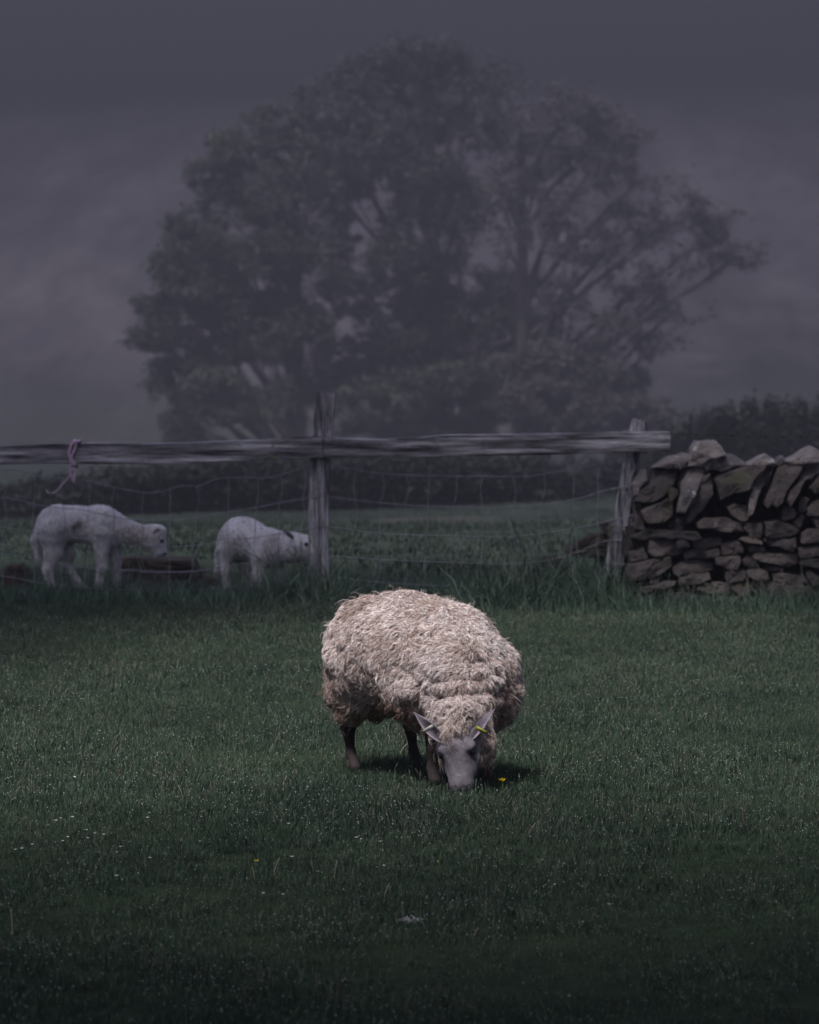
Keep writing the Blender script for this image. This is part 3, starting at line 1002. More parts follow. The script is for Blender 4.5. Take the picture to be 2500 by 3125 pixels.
def ball(c, r, axes=None, n=10):
    c = np.asarray(c, float)
    V, F = [], []
    for i in range(n + 1):
        for j in range(2 * n):
            a, b = math.pi * i / n, math.pi * j / n
            V.append((math.sin(a) * math.cos(b), math.sin(a) * math.sin(b), math.cos(a)))
    V = np.array(V) * np.asarray(r)
    if axes is not None:
        V = V @ np.asarray(axes)
    for i in range(n):
        for j in range(2 * n):
            k = (j + 1) % (2 * n)
            F.append((i * 2 * n + j, (i + 1) * 2 * n + j, (i + 1) * 2 * n + k, i * 2 * n + k))
    return V + c, F


# ---------------- the grazing ewe
EWE = np.array((0.054, 20.1, 0.0))
TH = R(30)
fw = np.array((math.sin(TH), -math.cos(TH), 0))        # forward, towards the camera and right
lf = np.array((math.cos(TH), math.sin(TH), 0))         # the ewe's left
UP = np.array((0, 0, 1.0))
BODY_AX = np.array((fw, lf, UP))
Bp = lambda x, y, z: fw * x + lf * y + UP * z          # body frame -> ewe-local, world aligned
# head frame from photo points
HY = 19.42
poll = at(1386, 2222, HY) - EWE
nose = at(1403, 2405, HY - .05) - EWE
hd = (nose - poll) / np.linalg.norm(nose - poll)
hf = np.array((-.36, -.90, .25))
hf = hf - hd * (hf @ hd)
hf /= np.linalg.norm(hf)
hl = np.cross(hd, hf)
if hl[0] < 0:
    hl = -hl
HEAD_AX = np.array((hd, hl, hf))
KA = .93
Hp = lambda a, b, c: poll + hd * a * KA + hl * b + hf * c


def ewe_wool(P):
    E = lambda c, r: ell(P, Bp(*c), r, BODY_AX)
    d = E((-.07, 0, .515), (.43, .27, .235))
    d = smin(d, E((-.31, 0, .49), (.195, .25, .25)), .10)
    d = smin(d, E((.19, .015, .435), (.22, .285, .245)), .10)
    d = smin(d, E((.28, .03, .40), (.16, .225, .20)), .08)
    d = smin(d, E((.18, .14, .38), (.19, .155, .19)), .08)
    # thighs and breast
    for s in (-1, 1):
        d = smin(d, E((-.34, .145 * s, .385), (.12, .09, .145)), .10)
        d = smin(d, cone(P, Bp(-.36, .14 * s, .32), Bp(-.365, .135 * s, .265), .068, .042), .05)
        d = smin(d, cone(P, Bp(.25, .13 * s, .36), Bp(.265, .125 * s, .265), .09, .046), .06)
    # neck bends down and to the ewe's right, with a ruff of folds
    n0, n1, n2 = Bp(.27, .0, .48), Bp(.44, -.07, .405), poll + hf * -.07 - hd * .02
    d = smin(d, cone(P, n0, n1, .19, .15), .07)
    d = smin(d, cone(P, n1, n2, .15, .095), .04)
    # woolly cap and cheeks
    d = smin(d, ell(P, Hp(-.05, 0, -.035), (.075, .118, .09), HEAD_AX), .018)
    d = smin(d, ell(P, Hp(.002, .0, .005), (.036, .066, .046), HEAD_AX), .012)
    for s in (-1, 1):
        d = smin(d, ell(P, Hp(.07, .068 * s, -.12), (.09, .045, .055), HEAD_AX), .04)
    # creases between fleece folds, lumps of matted wool
    fold = .013 * np.sin((np.linalg.norm(P - n2, axis=1)) * 2 * math.pi / .085 + 2.0 * noise3(P, 5, 2)) * np.exp(-((np.linalg.norm(P - n1 - (0, 0, .03), axis=1)) / .20) ** 2)
    lump = .015 * noise3(P, 10, 4) + .013 * noise3(P, 21, 6)
    q = (P - poll) @ HEAD_AX.T.astype(np.float32)
    near = np.exp(-(q[:, 1] / .20) ** 4) * (q[:, 2] > -.30)
    wob = .02 * noise3(P, 6, 14)
    for a0, dep, w_ in ((-.135, .034, .020), (-.205, .020, .018), (-.275, .016, .018)):
        fold = fold + dep * near * np.exp(-((q[:, 0] - a0 + wob + .25 * q[:, 1] ** 2 / .1) / w_) ** 2)
    return d + fold + lump


def ewe_skin(P):
    d = ell(P, Hp(.055, 0, -.045), (.085, .068, .072), HEAD_AX)
    d = smin(d, ell(P, Hp(.075, 0, -.030), (.075, .071, .062), HEAD_AX), .03)
    d = smin(d, ell(P, Hp(.155, 0, -.030), (.125, .055, .048), HEAD_AX), .03)              # long flat face
    d = smin(d, cone(P, Hp(.06, 0, .000), Hp(.225, 0, -.008), .030, .024), .035)            # bridge of the nose
    d = smin(d, ell(P, Hp(.125, 0, -.085), (.10, .052, .050), HEAD_AX), .04)                # jaw
    d = smin(d, ell(P, Hp(.245, 0, -.028), (.030, .045, .036), HEAD_AX), .03)               # lips
    for s in (-1, 1):
        d = smin(d, ell(P, Hp(.060, .040 * s, .006), (.034, .026, .022), HEAD_AX), .016)      # frontal bumps
        d = smin(d, ell(P, Hp(.086, .062 * s, -.004), (.027, .023, .028), HEAD_AX), .012)     # brow over the eye
        d = smin(d, cone(P, Hp(.135, .058 * s, -.050), Hp(.185, .040 * s, -.045), .024, .020), .03)   # cheekbone
        d = np.maximum(d, -ell(P, Hp(.113, .074 * s, .000), (.013, .014, .014), HEAD_AX))      # eye socket
        d = np.maximum(d, -ell(P, Hp(.143, .053 * s, .012), (.030, .008, .009), HEAD_AX))      # tear groove
        d = smin(d, cone(P, Hp(.035, .055 * s, -.03), Hp(.015, .085 * s, -.02), .030, .024), .02)   # ear root
        d = np.maximum(d, -ell(P, Hp(.258, .018 * s, .008), (.006, .009, .006), HEAD_AX))      # nostril
    # legs: hind with hock pointing back, fore with straight knee
    for y, x, fx in ((-.125, -.365, -.355), (.165, -.345, -.33)):
        d = smin(d, cone(P, Bp(x + .01, y, .27), Bp(x - .045, y, .185), .050, .030), .03)
        d = smin(d, cone(P, Bp(x - .045, y, .185), Bp(fx - .03, y, .075), .027, .018), .02)
        d = smin(d, cone(P, Bp(fx - .03, y, .075), Bp(fx + .01, y, .018), .022, .026), .015)
    for y, x, fx in ((-.105, .255, .26), (.135, .265, .285)):
        d = smin(d, cone(P, Bp(x, y, .30), Bp(x + .012, y, .155), .046, .028), .03)
        d = smin(d, cone(P, Bp(x + .012, y, .155), Bp(fx - .005, y, .065), .027, .018), .015)
        d = smin(d, cone(P, Bp(fx - .005, y, .065), Bp(fx + .025, y, .018), .022, .026), .015)
    return d + .0018 * noise3(P, 60, 3)


EV, EQ = surface_net(lambda P: smin(ewe_wool(P), ewe_skin(P), .012), (-.66, -.82, -.02), (.62, .62, .86), .0095)
EN = vertex_normals(EV, EQ)
E32 = EV.astype(np.float32)
dw_, dk_ = ewe_wool(E32), ewe_skin(E32)
wool_w = np.clip((dk_ - dw_) / .012 + .5, 0, 1)
hx = (EV - poll) @ HEAD_AX.T * (1 / KA, 1, 1)
lx = (EV @ BODY_AX.T)
on_head = (np.abs(hx[:, 1]) < .15) & (hx[:, 0] > -.03) & (hx[:, 2] > -.14) & (lx[:, 0] > .40)
ecol = np.zeros((len(EV), 3))
ecol[:] = (.20, .165, .14)
face = np.array((.18, .162, .182)) * (1 + .35 * noise3(EV, 38, 8)[:, None] + .2 * noise3(EV, 90, 18)[:, None])
leg = np.array((.028, .022, .022)) * (1 + .4 * noise3(EV, 25, 9)[:, None])
leg = np.where((EV[:, 2] < .11)[:, None], np.array((.034, .027, .027)) * (1 + .3 * noise3(EV, 35, 7)[:, None]), leg)
leg = np.where((EV[:, 2] < .028)[:, None], np.array((.02, .018, .016)), leg)
skin_c = np.where(on_head[:, None], face, leg)
brow = np.exp(-((hx[:, 0] - .065) / .035) ** 2 - ((np.abs(hx[:, 1]) - .045) / .03) ** 2)
skin_c = skin_c * (1 + .45 * (brow * on_head)[:, None])
# dun bridge of the nose and darker spots on the brow
sp = np.exp(-((hx[:, 0] - .10) / .035) ** 2 - (hx[:, 1] / .022) ** 2)
skin_c = skin_c * (1 - .5 * (sp * on_head)[:, None])
for a, b in ((.050, .026), (.048, -.036)):
    sp = np.exp(-((hx[:, 0] - a) / .009) ** 2 - ((hx[:, 1] - b) / .009) ** 2)
    skin_c = skin_c * (1 - .7 * (sp * on_head)[:, None])
for s in (-1, 1):
    sp = np.exp(-((hx[:, 0] - .135) / .030) ** 2 - ((hx[:, 1] - .062 * s) / .015) ** 2)
    skin_c = skin_c * (1 - .75 * (sp * on_head)[:, None])
ecol = ecol * wool_w[:, None] + skin_c * (1 - wool_w[:, None])

ewe = empty('sheep', EWE)
tag(ewe, 'woolly cream ewe grazing with head down in the foreground', 'sheep')
obj('body', mesh_data('ewe_body', EV, EQ, [M['hide']], True, ecol), ewe)


def ewe_comb(P, N):
    l = P @ BODY_AX.T
    side = np.tanh(l[:, 1] / .10)[:, None]
    c = -UP * 1.0 - fw * .55 + lf * side * .55
    # in front of the shoulders the wool falls away from the neck line
    near = np.exp(-(np.linalg.norm(P - Bp(.45, -.03, .5), axis=1) / .20) ** 2)[:, None]
    out = P - Bp(.40, -.02, .45)
    out = out / (np.linalg.norm(out, axis=1)[:, None] + 1e-6)
    c = c * (1 - near) + near * (out * .7 - UP * .7)
    h = np.exp(-(np.linalg.norm(P - Hp(-.02, 0, -.04), axis=1) / .13) ** 2)[:, None]
    return c * (1 - h) + h * (hd * .9 + hl * np.tanh((P - poll) @ hl / .04)[:, None] * .6)


def ewe_col(P, N, rs):
    n = len(P)
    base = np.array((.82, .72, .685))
    brown_wool = np.array((.31, .225, .185))
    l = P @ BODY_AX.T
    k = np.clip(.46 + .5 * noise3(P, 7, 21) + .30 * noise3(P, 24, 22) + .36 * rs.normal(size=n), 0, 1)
    k = np.clip(k * .8 + .62 * ss(.50, .22, P[:, 2]), 0, 1.15)  # wool turns browner towards the belly
    capm = np.exp(-(np.linalg.norm(P - Hp(-.03, 0, -.03), axis=1) / .12) ** 2)
    k = k * (1 - .95 * capm)
    rust = np.array((.36, .20, .10))
    c = base * (1 - k[:, None]) + brown_wool * k[:, None]
    r = (rs.random(n) < .05)[:, None]
    c = np.where(r, c * .5 + rust * .5, c)
    gr = np.clip(noise3(P, 4, 31), 0, 1)[:, None] * .5
    return c * (1 - gr) + np.array((.46, .43, .44)) * gr


ww = wool_w * (EV[:, 2] > .12)
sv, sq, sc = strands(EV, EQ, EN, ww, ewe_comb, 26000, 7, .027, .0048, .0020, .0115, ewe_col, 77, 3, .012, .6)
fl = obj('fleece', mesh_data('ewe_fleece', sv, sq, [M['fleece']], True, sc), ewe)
wisp_v, wisp_q, wisp_c = strands(EV, EQ, EN, ww, ewe_comb, 1500, 2, .05, .004, .0012, .028, ewe_col, 79, 4, .012, .2)
obj('stray_wisps', mesh_data('ewe_wisps', wisp_v, wisp_q, [M['fleece']], True, wisp_c), ewe)['kind'] = 'stuff'
fl['label'] = 'shaggy cream and brown fleece'

# short hair of face and legs
def hide_comb(P, N):
    h = np.exp(-(np.linalg.norm(P - Hp(.12, 0, -.03), axis=1) / .25) ** 2)[:, None]
    return -UP * (1 - h) + hd * h + hl * .5 * h * np.tanh((P - poll) @ hl / .03)[:, None]


def hide_col(P, N, rs):
    a = (P - poll) @ HEAD_AX.T * (1 / KA, 1, 1)
    f = (np.abs(a[:, 1]) < .16) & (a[:, 0] > -.03) & (P @ fw > .40)
    base = np.where(f[:, None], np.array((.20, .178, .202)), np.where((P[:, 2] < .11)[:, None], np.array((.04, .032, .032)), np.array((.026, .02, .02))))
    dk = 1 - .3 * np.exp(-((a[:, 0] - .10) / .035) ** 2 - (a[:, 1] / .022) ** 2) * f
    dk = dk + .45 * f * np.exp(-((a[:, 0] - .065) / .035) ** 2 - ((np.abs(a[:, 1]) - .045) / .03) ** 2)
    for s in (-1, 1):
        dk = dk * (1 - .75 * f * np.exp(-((a[:, 0] - .135) / .030) ** 2 - ((a[:, 1] - .062 * s) / .015) ** 2))
    return base * (dk * (1 + .28 * rs.normal(size=len(P)) + .4 * noise3(P, 35, 88) + .3 * noise3(P, 80, 89)))[:, None]


eye_free = np.ones(len(EV))
for s in (-1, 1):
    eye_free *= 1 - np.exp(-(np.linalg.norm(EV - Hp(.113, .074 * s, .0), axis=1) / .016) ** 4)
sv, sq, sc = strands(EV, EQ, EN, (1 - wool_w) * (EV[:, 2] > .03) * eye_free, hide_comb, 9000, 3, .011, .003, .0013, .0016, hide_col, 78, 2, .001, .3)
obj('short_hair', mesh_data('ewe_hair', sv, sq, [M['hide']], True, sc), ewe)
for s in (-1, 1):
    V, F = ball(Hp(.112, .066 * s, -.006), (.014, .012, .014), HEAD_AX)
    obj('eye', mesh_data('ewe_eye', V, F, [M['eye']]), ewe)
# ears and tags
ear_mat = mat_attr('ear_hair', .85, .1, .25, 120, 0, .002)
for s, b_px, t_px in ((-1, (1350, 2260), (1262, 2172)), (1, (1434, 2253), (1511, 2163))):
    b = at(*b_px, HY - .03) - EWE
    t = at(*t_px, HY - .05) - EWE
    side = np.cross(t - b, hf)
    V, F = leaf_shape(b, t, side, hf + .25 * UP * 0 - hl * s * .25, .025, .008, .6)
    rim = np.tile(np.abs(np.linspace(-1, 1, 7)) ** 3, len(V) // 7)[:, None]
    cc = (np.array((.16, .135, .165)) * (1 - rim) + np.array((.42, .38, .42)) * rim) * (1 + .25 * noise3(V, 60, 5)[:, None])
    o = obj('ear', mesh_data('ewe_ear', V, F, [ear_mat], True, cc), ewe)


def plate(c, ax, up, L, W, T, mat, name):
    c, ax, up = np.asarray(c), np.asarray(ax, float), np.asarray(up, float)
    ax /= np.linalg.norm(ax)
    nn = np.cross(ax, up)
    nn /= np.linalg.norm(nn)
    up = np.cross(nn, ax)
    B = Builder()
    out = [(-1, -.7), (-.85, -1), (.85, -1), (1, -.7), (1, .7), (.85, 1), (-.85, 1), (-1, .7)]
    V = [c + ax * L / 2 * u + up * W / 2 * v + nn * T / 2 * s for s in (-1, 1) for u, v in out]
    F = [tuple(range(7, -1, -1)), tuple(range(8, 16))] + [(i, (i + 1) % 8, 8 + (i + 1) % 8, 8 + i) for i in range(8)]
    B.add(np.array(V), F)
    # stud and printed marks as raised strokes
    V, F = tube([c + nn * T * .5, c - nn * T * 2.4], .0035, 8)
    B.add(V, F)
    V, F = B.get()
    return obj(name, mesh_data(name, V, F, [mat]), ewe)


a, b = at(1294, 2232, HY - .075), at(1319, 2216, HY - .075)
t1 = plate((a + b) / 2 - EWE, b - a, (0, -.1, 1), .047, .014, .003, M['tag_pale'], 'ear_tag')
t1['label'] = 'small pale ear tag'
a, b = at(1454, 2220, HY - .075), at(1481, 2235, HY - .075)
t2 = plate((a + b) / 2 - EWE, b - a, (0, -.1, 1), .048, .016, .003, M['tag_yellow'], 'ear_tag')
t2['label'] = 'yellow ear tag'


# ---------------- lambs beyond the fence
def make_lamb(label, origin_px, Y, wool_prims, ears, eyes, nostril, spots, seed, h=.011):
    sc_ = F_PX / Y
    base = np.array((at(origin_px, 1800, Y)[0], Y, 0.0))
    pt = lambda p: at(p[0], p[1], Y + p[2]) - base
    prims = []
    for pr in wool_prims:
        if pr[0] == 'e':
            prims.append(('e', pt(pr[1]), np.array(pr[2]) / sc_))
        else:
            kr = .8 if pr[1][1] > 1690 else .92
            prims.append(('c', pt(pr[1]), pt(pr[2]), pr[3] / sc_ * kr, pr[4] / sc_ * (.8 if pr[2][1] > 1690 else .92)))

    def fn(P):
        d = None
        for pr, src in zip(prims, wool_prims):
            k = src[-1] / sc_
            e = ell(P, pr[1], pr[2]) if pr[0] == 'e' else cone(P, *pr[1:])
            d = e if d is None else smin(d, e, k)
        return d + .003 * noise3(P, 22, seed) + .003 * noise3(P, 40, seed + 1)
    allp = np.array([q for pr in prims for q in (pr[1:2] if pr[0] == 'e' else pr[1:3])])
    lo, hi = allp.min(0) - .3, allp.max(0) + .3
    lo[2] = -.03
    V, Q = surface_net(fn, lo, hi, h)
    N = vertex_normals(V, Q)
    root = empty('lamb', base)
    tag(root, label, 'lamb', 'lambs grazing beyond the fence')
    eyep = [pt(p) for p in eyes]
    spotp = [(pt(p[:3]), p[3] / sc_, p[4]) for p in spots]

    def colour(P, N=None, rs=None):
        c = np.tile(np.array((.62, .60, .63)), (len(P), 1))
        c *= (1 + .13 * noise3(P, 9, seed + 2) + .10 * noise3(P, 30, seed + 3))[:, None]
        k = ss(.16, .02, P[:, 2])[:, None] * .25
        c = c * (1 - k) + np.array((.34, .29, .24)) * k
        for p, r, cc in spotp:
            w = np.exp(-(np.linalg.norm((P - p) * (1, .35, 1), axis=1) / r) ** 2)[:, None]
            c = c * (1 - w * .85) + np.array(cc) * w * .85
        return c
    obj('body', mesh_data('lamb_body', V, Q, [M['lamb_wool']], True, colour(V)), root)
    wt = np.ones(len(V))
    for p in eyep:
        wt *= np.clip(np.linalg.norm(V - p, axis=1) / .02 - .5, 0, 1)
    comb = lambda P, N: np.tile(np.array((-.35, 0, -1.0)), (len(P), 1))
    hm = pt((eyes[0][0], eyes[0][1], 0))
    wt = wt * (1 - .55 * np.exp(-(np.linalg.norm(V - hm, axis=1) / .1) ** 4))
    sv, sq, scol = strands(V, Q, N, wt, comb, 9000, 4, .014, .004, .0026, .006, lambda P, N, rs: colour(P) * (1 + .3 * rs.normal(size=(len(P), 1))), seed + 5, 2, .003, .5)
    obj('fleece', mesh_data('lamb_fleece', sv, sq, [M['lamb_wool']], True, scol), root)
    for b, t, face, w in ears:
        b, t = pt(b), pt(t)
        fc = np.array(face, float)
        Ve, Fe = leaf_shape(b, t, np.cross(t - b, fc), fc, w, .006, .7, 10)
        inner = (np.arange(len(Ve)) < len(Ve) // 2) * (1 - np.tile(np.abs(np.linspace(-1, 1, 7)) ** 2, len(Ve) // 7))
        ce = np.array((.2, .135, .14)) * inner[:, None] + np.array((.58, .555, .57)) * (1 - inner[:, None])
        obj('ear', mesh_data('lamb_ear', Ve, Fe, [ear_mat], True, ce), root)
    for p in eyep:
        Ve, Fe = ball(p, .0135, None, 8)
        obj('eye', mesh_data('lamb_eye', Ve, Fe, [M['eye']]), root)
    Ve, Fe = ball(pt(nostril), (.012, .010, .009), None, 8)
    obj('nostril', mesh_data('lamb_nostril', Ve, Fe, [M['eye']]), root)
    return root


n_, f_ = -.075, .075
make_lamb('long white lamb with dark side spot grazing at far left', 250, 32.3, [
    ('e', (238, 1600, 0), (118, 52, 58), 20), ('e', (172, 1602, 0), (56, 56, 60), 25), ('e', (312, 1608, 0), (58, 54, 64), 25),
    ('c', (335, 1608, 0), (432, 1636, -.01), 50, 37, 25), ('e', (468, 1640, -.02), (36, 30, 36), 20),
    ('c', (474, 1634, -.02), (494, 1683, -.03), 32, 18, 14), ('e', (488, 1622, -.02), (19, 24, 18), 12), ('c', (456, 1655, -.02), (482, 1688, -.03), 24, 15, 12),
    ('c', (308, 1630, n_), (309, 1700, n_), 35, 25, 22), ('c', (309, 1700, n_), (311, 1730, n_), 23, 21, 10), ('c', (311, 1730, n_), (302, 1785, n_), 19, 15, 8), ('c', (302, 1785, n_), (304, 1803, n_), 16, 17, 6),
    ('c', (338, 1640, f_), (352, 1710, f_), 34, 22, 22), ('c', (352, 1710, f_), (355, 1735, f_), 21, 19, 10), ('c', (355, 1735, f_), (358, 1790, f_), 18, 15, 8), ('c', (358, 1790, f_), (362, 1805, f_), 15, 16, 6),
    ('c', (160, 1620, n_), (163, 1690, n_), 48, 30, 25), ('c', (163, 1690, n_), (146, 1738, n_), 28, 20, 12), ('c', (146, 1738, n_), (157, 1790, n_), 20, 15, 8), ('c', (157, 1790, n_), (162, 1806, n_), 16, 17, 6),
    ('c', (180, 1630, f_), (205, 1690, f_), 42, 27, 22), ('c', (205, 1690, f_), (203, 1725, f_), 25, 18, 12), ('c', (203, 1725, f_), (240, 1776, f_), 17, 13, 8), ('c', (240, 1776, f_), (250, 1790, f_), 13, 14, 6),
    ('c', (124, 1600, 0), (109, 1650, 0), 15, 16, 10), ('c', (109, 1650, 0), (116, 1712, 0), 16, 11, 8)],
    [((489, 1617, -.10), (461, 1630, -.16), (.3, -.9, .1), .023), ((470, 1610, .03), (452, 1598, .09), (.3, -.9, .1), .018)],
    [(494, 1651, -.085)], (503, 1690, -.055),
    [(242, 1600, -.12, 12, (.03, .03, .03)), (228, 1609, -.12, 12, (.03, .03, .03)), (192, 1620, -.12, 14, (.25, .24, .25)), (425, 1630, -.08, 30, (.42, .36, .37)), (388, 1615, -.1, 22, (.44, .40, .41)), (203, 1650, -.1, 22, (.36, .34, .35)), (310, 1752, -.1, 10, (.2, .18, .18))], 300)
make_lamb('stocky white lamb with its face behind the fence post', 780, 32.4, [
    ('e', (732, 1642, .12), (62, 62, 66), 20), ('e', (762, 1650, .02), (62, 60, 66), 30), ('e', (812, 1672, -.12), (56, 56, 62), 30),
    ('c', (828, 1668, -.12), (885, 1672, -.14), 52, 44, 25), ('e', (898, 1672, -.14), (44, 38, 46), 18),
    ('c', (915, 1672, -.15), (962, 1692, -.17), 42, 28, 14), ('e', (934, 1655, -.15), (26, 26, 20), 12),
    ('c', (792, 1700, -.19), (787, 1752, -.2), 30, 22, 20), ('c', (787, 1752, -.2), (792, 1795, -.2), 20, 14, 8), ('c', (792, 1795, -.2), (794, 1818, -.2), 15, 15, 6),
    ('c', (842, 1700, -.05), (850, 1750, -.05), 28, 19, 18), ('c', (850, 1750, -.05), (852, 1806, -.05), 18, 14, 8),
    ('c', (692, 1680, .1), (690, 1735, .08), 34, 20, 20), ('c', (690, 1735, .08), (694, 1800, .1), 18, 14, 8),
    ('c', (730, 1690, .2), (742, 1735, .2), 30, 18, 18), ('c', (742, 1735, .2), (768, 1790, .2), 16, 13, 8),
    ('c', (680, 1635, .16), (669, 1690, .16), 16, 16, 10), ('c', (669, 1690, .16), (664, 1748, .16), 16, 12, 8)],
    [((897, 1644, -.235), (857, 1616, -.30), (.35, -.85, .0), .018)],
    [(935, 1661, -.222)], (956, 1690, -.215),
    [(830, 1650, -.22, 26, (.46, .42, .42)), (850, 1710, -.2, 18, (.38, .36, .37)), (745, 1700, 0, 24, (.35, .33, .34)), (790, 1712, -.25, 16, (.40, .38, .39))], 400)

# ------------------------------------------------------------------ trees and hedges
def leaf_cloud(blobs, density, size, seed, gap=.0, shell=.55, sc=1.0):
    """many small leaf-spray faces through the blobs' volume; blobs: (centre, radii)"""
    rs = np.random.default_rng(seed)
    Ps = []
    for c, r in blobs:
        n = int(density * (r[0] * r[1] + r[0] * r[2] + r[1] * r[2]))
        d = rs.normal(size=(n, 3))
        d /= np.linalg.norm(d, axis=1)[:, None]
        rad = (shell + (1 - shell) * rs.random(n)) ** .8 * (1 + .28 * noise3(d * 2.6 + np.asarray(c), 1.0, seed)) * (1 + .13 * np.abs(rs.normal(size=n)))
        p = np.asarray(c) + d * rad[:, None] * np.asarray(r)
        Ps.append(p)
    P = np.concatenate(Ps)
    keep = noise3(P, 1.1 / sc, seed + 3) + .6 * noise3(P, 2.6 / sc, seed + 4) > gap - .25
    P = P[keep]
    n = len(P)
    u = rs.normal(size=(n, 3)) * (1, 1, .55)
    u /= np.linalg.norm(u, axis=1)[:, None]
    w = np.cross(u, rs.normal(size=(n, 3)) * (.5, .5, 1.2))
    w /= np.linalg.norm(w, axis=1)[:, None] + 1e-9
    s = size * (.55 + .9 * rs.random(n))[:, None]
    V = np.stack((P - u * s, P - w * s * .45, P + u * s, P + w * s * .45), 1).reshape(-1, 3)
    F = np.arange(4 * n).reshape(-1, 4)
    tone = np.clip(1 + .35 * noise3(P, .7 / sc, seed + 8) + .18 * rs.normal(size=n), .4, 1.9)
    return V, F, np.repeat(tone, 4)


def limbs(base, top, tips, r0, seed, twigs=3):
    rs = np.random.default_rng(seed)
    B = Builder()
    base, top = np.asarray(base, float), np.asarray(top, float)
    mid = (base + top) / 2 + rs.normal(size=3) * (.25, .25, 0)
    axis = smooth_line([base - (0, 0, .3), base + (0, 0, .4), mid, top], 5)
    rad = np.linspace(r0 * 1.25, r0 * .3, len(axis))
    B.add(*tube(axis, rad, 8))
    for t in tips:
        t = np.asarray(t, float)
        k = int(np.clip(np.interp(t[2] - .25 * np.linalg.norm((t - base)[:2]) - .5, [base[2], top[2]], [2, len(axis) - 3]), 2, len(axis) - 2))
        a = axis[k]
        m1 = a + (t - a) * .45 + rs.normal(size=3) * .25 + (0, 0, .25)
        ln = smooth_line([a, m1, t], 5)
        rr = np.linspace(min(rad[k] * .6, r0 * .45), .03, len(ln))
        B.add(*tube(ln, rr, 6))
        for q in range(twigs):
            s = ln[rs.integers(4, len(ln) - 1)]
            e = s + (t - s) * rs.uniform(.5, 1.0) + rs.normal(size=3) * .45
            l2 = smooth_line([s, (s + e) / 2 + rs.normal(size=3) * .15, e], 3)
            B.add(*tube(l2, np.linspace(.05, .015, len(l2)), 5))
    return B.get()


def foliage_mat(name, dark, light):
    m, nt, b = new_mat(name)
    a = node(nt, 'ShaderNodeAttribute', attribute_name='col')
    n = noise_node(nt, .8, pos(nt), 3, .6)
    c = ramp(nt, n.outputs['Fac'], [(.3, dark), (.7, light)]).outputs[0]
    c = mix(nt, c, a.outputs['Color'], 1.0, 'MULTIPLY')
    nt.links.new(c, b.inputs['Base Color'])
    b.inputs['Roughness'].default_value = .7
    b.inputs['Specular IOR Level'].default_value = .15
    return m


FOL = {'green': foliage_mat('spring_foliage', (.040, .052, .040), (.075, .090, .062)),
       'dark': foliage_mat('dark_foliage', (.036, .040, .039), (.066, .073, .062)),
       'grey': foliage_mat('budding_grey_foliage', (.055, .053, .056), (.105, .10, .10)),
       'hedge': foliage_mat('hedge_foliage', (.013, .016, .015), (.022, .026, .022))}
TREE_Y = 240.0


def tree(label, trunk_px, blobs_px, fol, bark, density, size, r0, seed, gap=0.0, dy=0.0, name='broadleaf_tree', group='hazy trees below the hill', top_px=None, twigs=3):
    Y = TREE_Y + dy
    s = F_PX / Y
    rs = random.Random(seed)
    x0 = at(trunk_px, 1400, Y)[0]
    base = np.array((x0, Y, float(terrain(x0, Y))))
    blobs = []
    for px, py, rx, rz in blobs_px:
        c = at(px, py, Y + rs.uniform(-.45, .45) * rx / s * 1.6)
        blobs.append((c, (rx / s, rx / s * .9, rz / s)))
    tips = [c for c, r in blobs]
    topz = max(c[2] for c, r in blobs)
    top = at(top_px, 1400, Y) * (1, 1, 0) + (0, 0, topz - 1.2) if top_px else np.array((x0 + rs.uniform(-.5, .5), Y, topz - 1.2))
    root = empty(name, base)
    tag(root, label, 'tree', group)
    V, F = limbs(base, top, tips, r0 * 1.5, seed, twigs)
    part('trunk', V, F, M[bark], root)
    V, F, tone = leaf_cloud(blobs, density * 1.15, size * .75, seed + 1, gap, .4, 1.3)
    part('crown', V, F, FOL[fol], root, smooth=False, cols=np.repeat(tone[:, None], 3, 1))
    return root


# left tree: dense flat tiers of leaf with dark gaps under each tier
tree('dense green tree with flat leaf tiers on the left of the hazy clump', 905, [
    (480, 1035, 105, 42), (560, 970, 120, 55), (470, 930, 70, 40), (620, 880, 140, 60), (520, 810, 90, 50), (740, 960, 130, 60), (600, 740, 110, 60), (740, 800, 140, 70), (560, 690, 60, 40),
    (690, 640, 120, 65), (650, 540, 90, 55), (770, 470, 110, 60), (850, 620, 130, 80), (700, 440, 70, 45), (840, 380, 100, 60), (870, 760, 130, 90), (860, 900, 120, 80), (690, 1060, 130, 50), (560, 1130, 110, 55), (830, 1050, 110, 60), (900, 480, 120, 80),
    (930, 1000, 90, 70), (940, 1180, 110, 60), (640, 1180, 110, 50), (500, 1190, 70, 45), (760, 1240, 130, 60), (560, 1280, 70, 60)], 'green', 'bark', 700, .16, .32, 11, .14, -4)
tree('tall dark tree in the middle of the hazy clump', 1330, [
    (1000, 330, 130, 90), (1120, 250, 140, 80), (1290, 190, 150, 80), (1450, 220, 130, 80), (1080, 470, 150, 110), (1250, 380, 160, 110), (1420, 400, 140, 100), (1150, 640, 150, 120), (1010, 720, 130, 110), (1300, 580, 150, 110),
    (1220, 800, 140, 110), (1080, 900, 140, 90), (1340, 760, 110, 90), (1000, 560, 110, 90), (1320, 930, 130, 80), (1180, 1010, 130, 80), (1000, 1180, 110, 60), (1480, 960, 100, 70), (1100, 1160, 120, 60), (1360, 1140, 110, 60), (1240, 1110, 120, 60), (1420, 1050, 100, 60), (1440, 870, 90, 70), (1040, 1080, 110, 70), (1420, 620, 90, 90)], 'dark', 'bark', 560, .16, .42, 21, .22, 3)
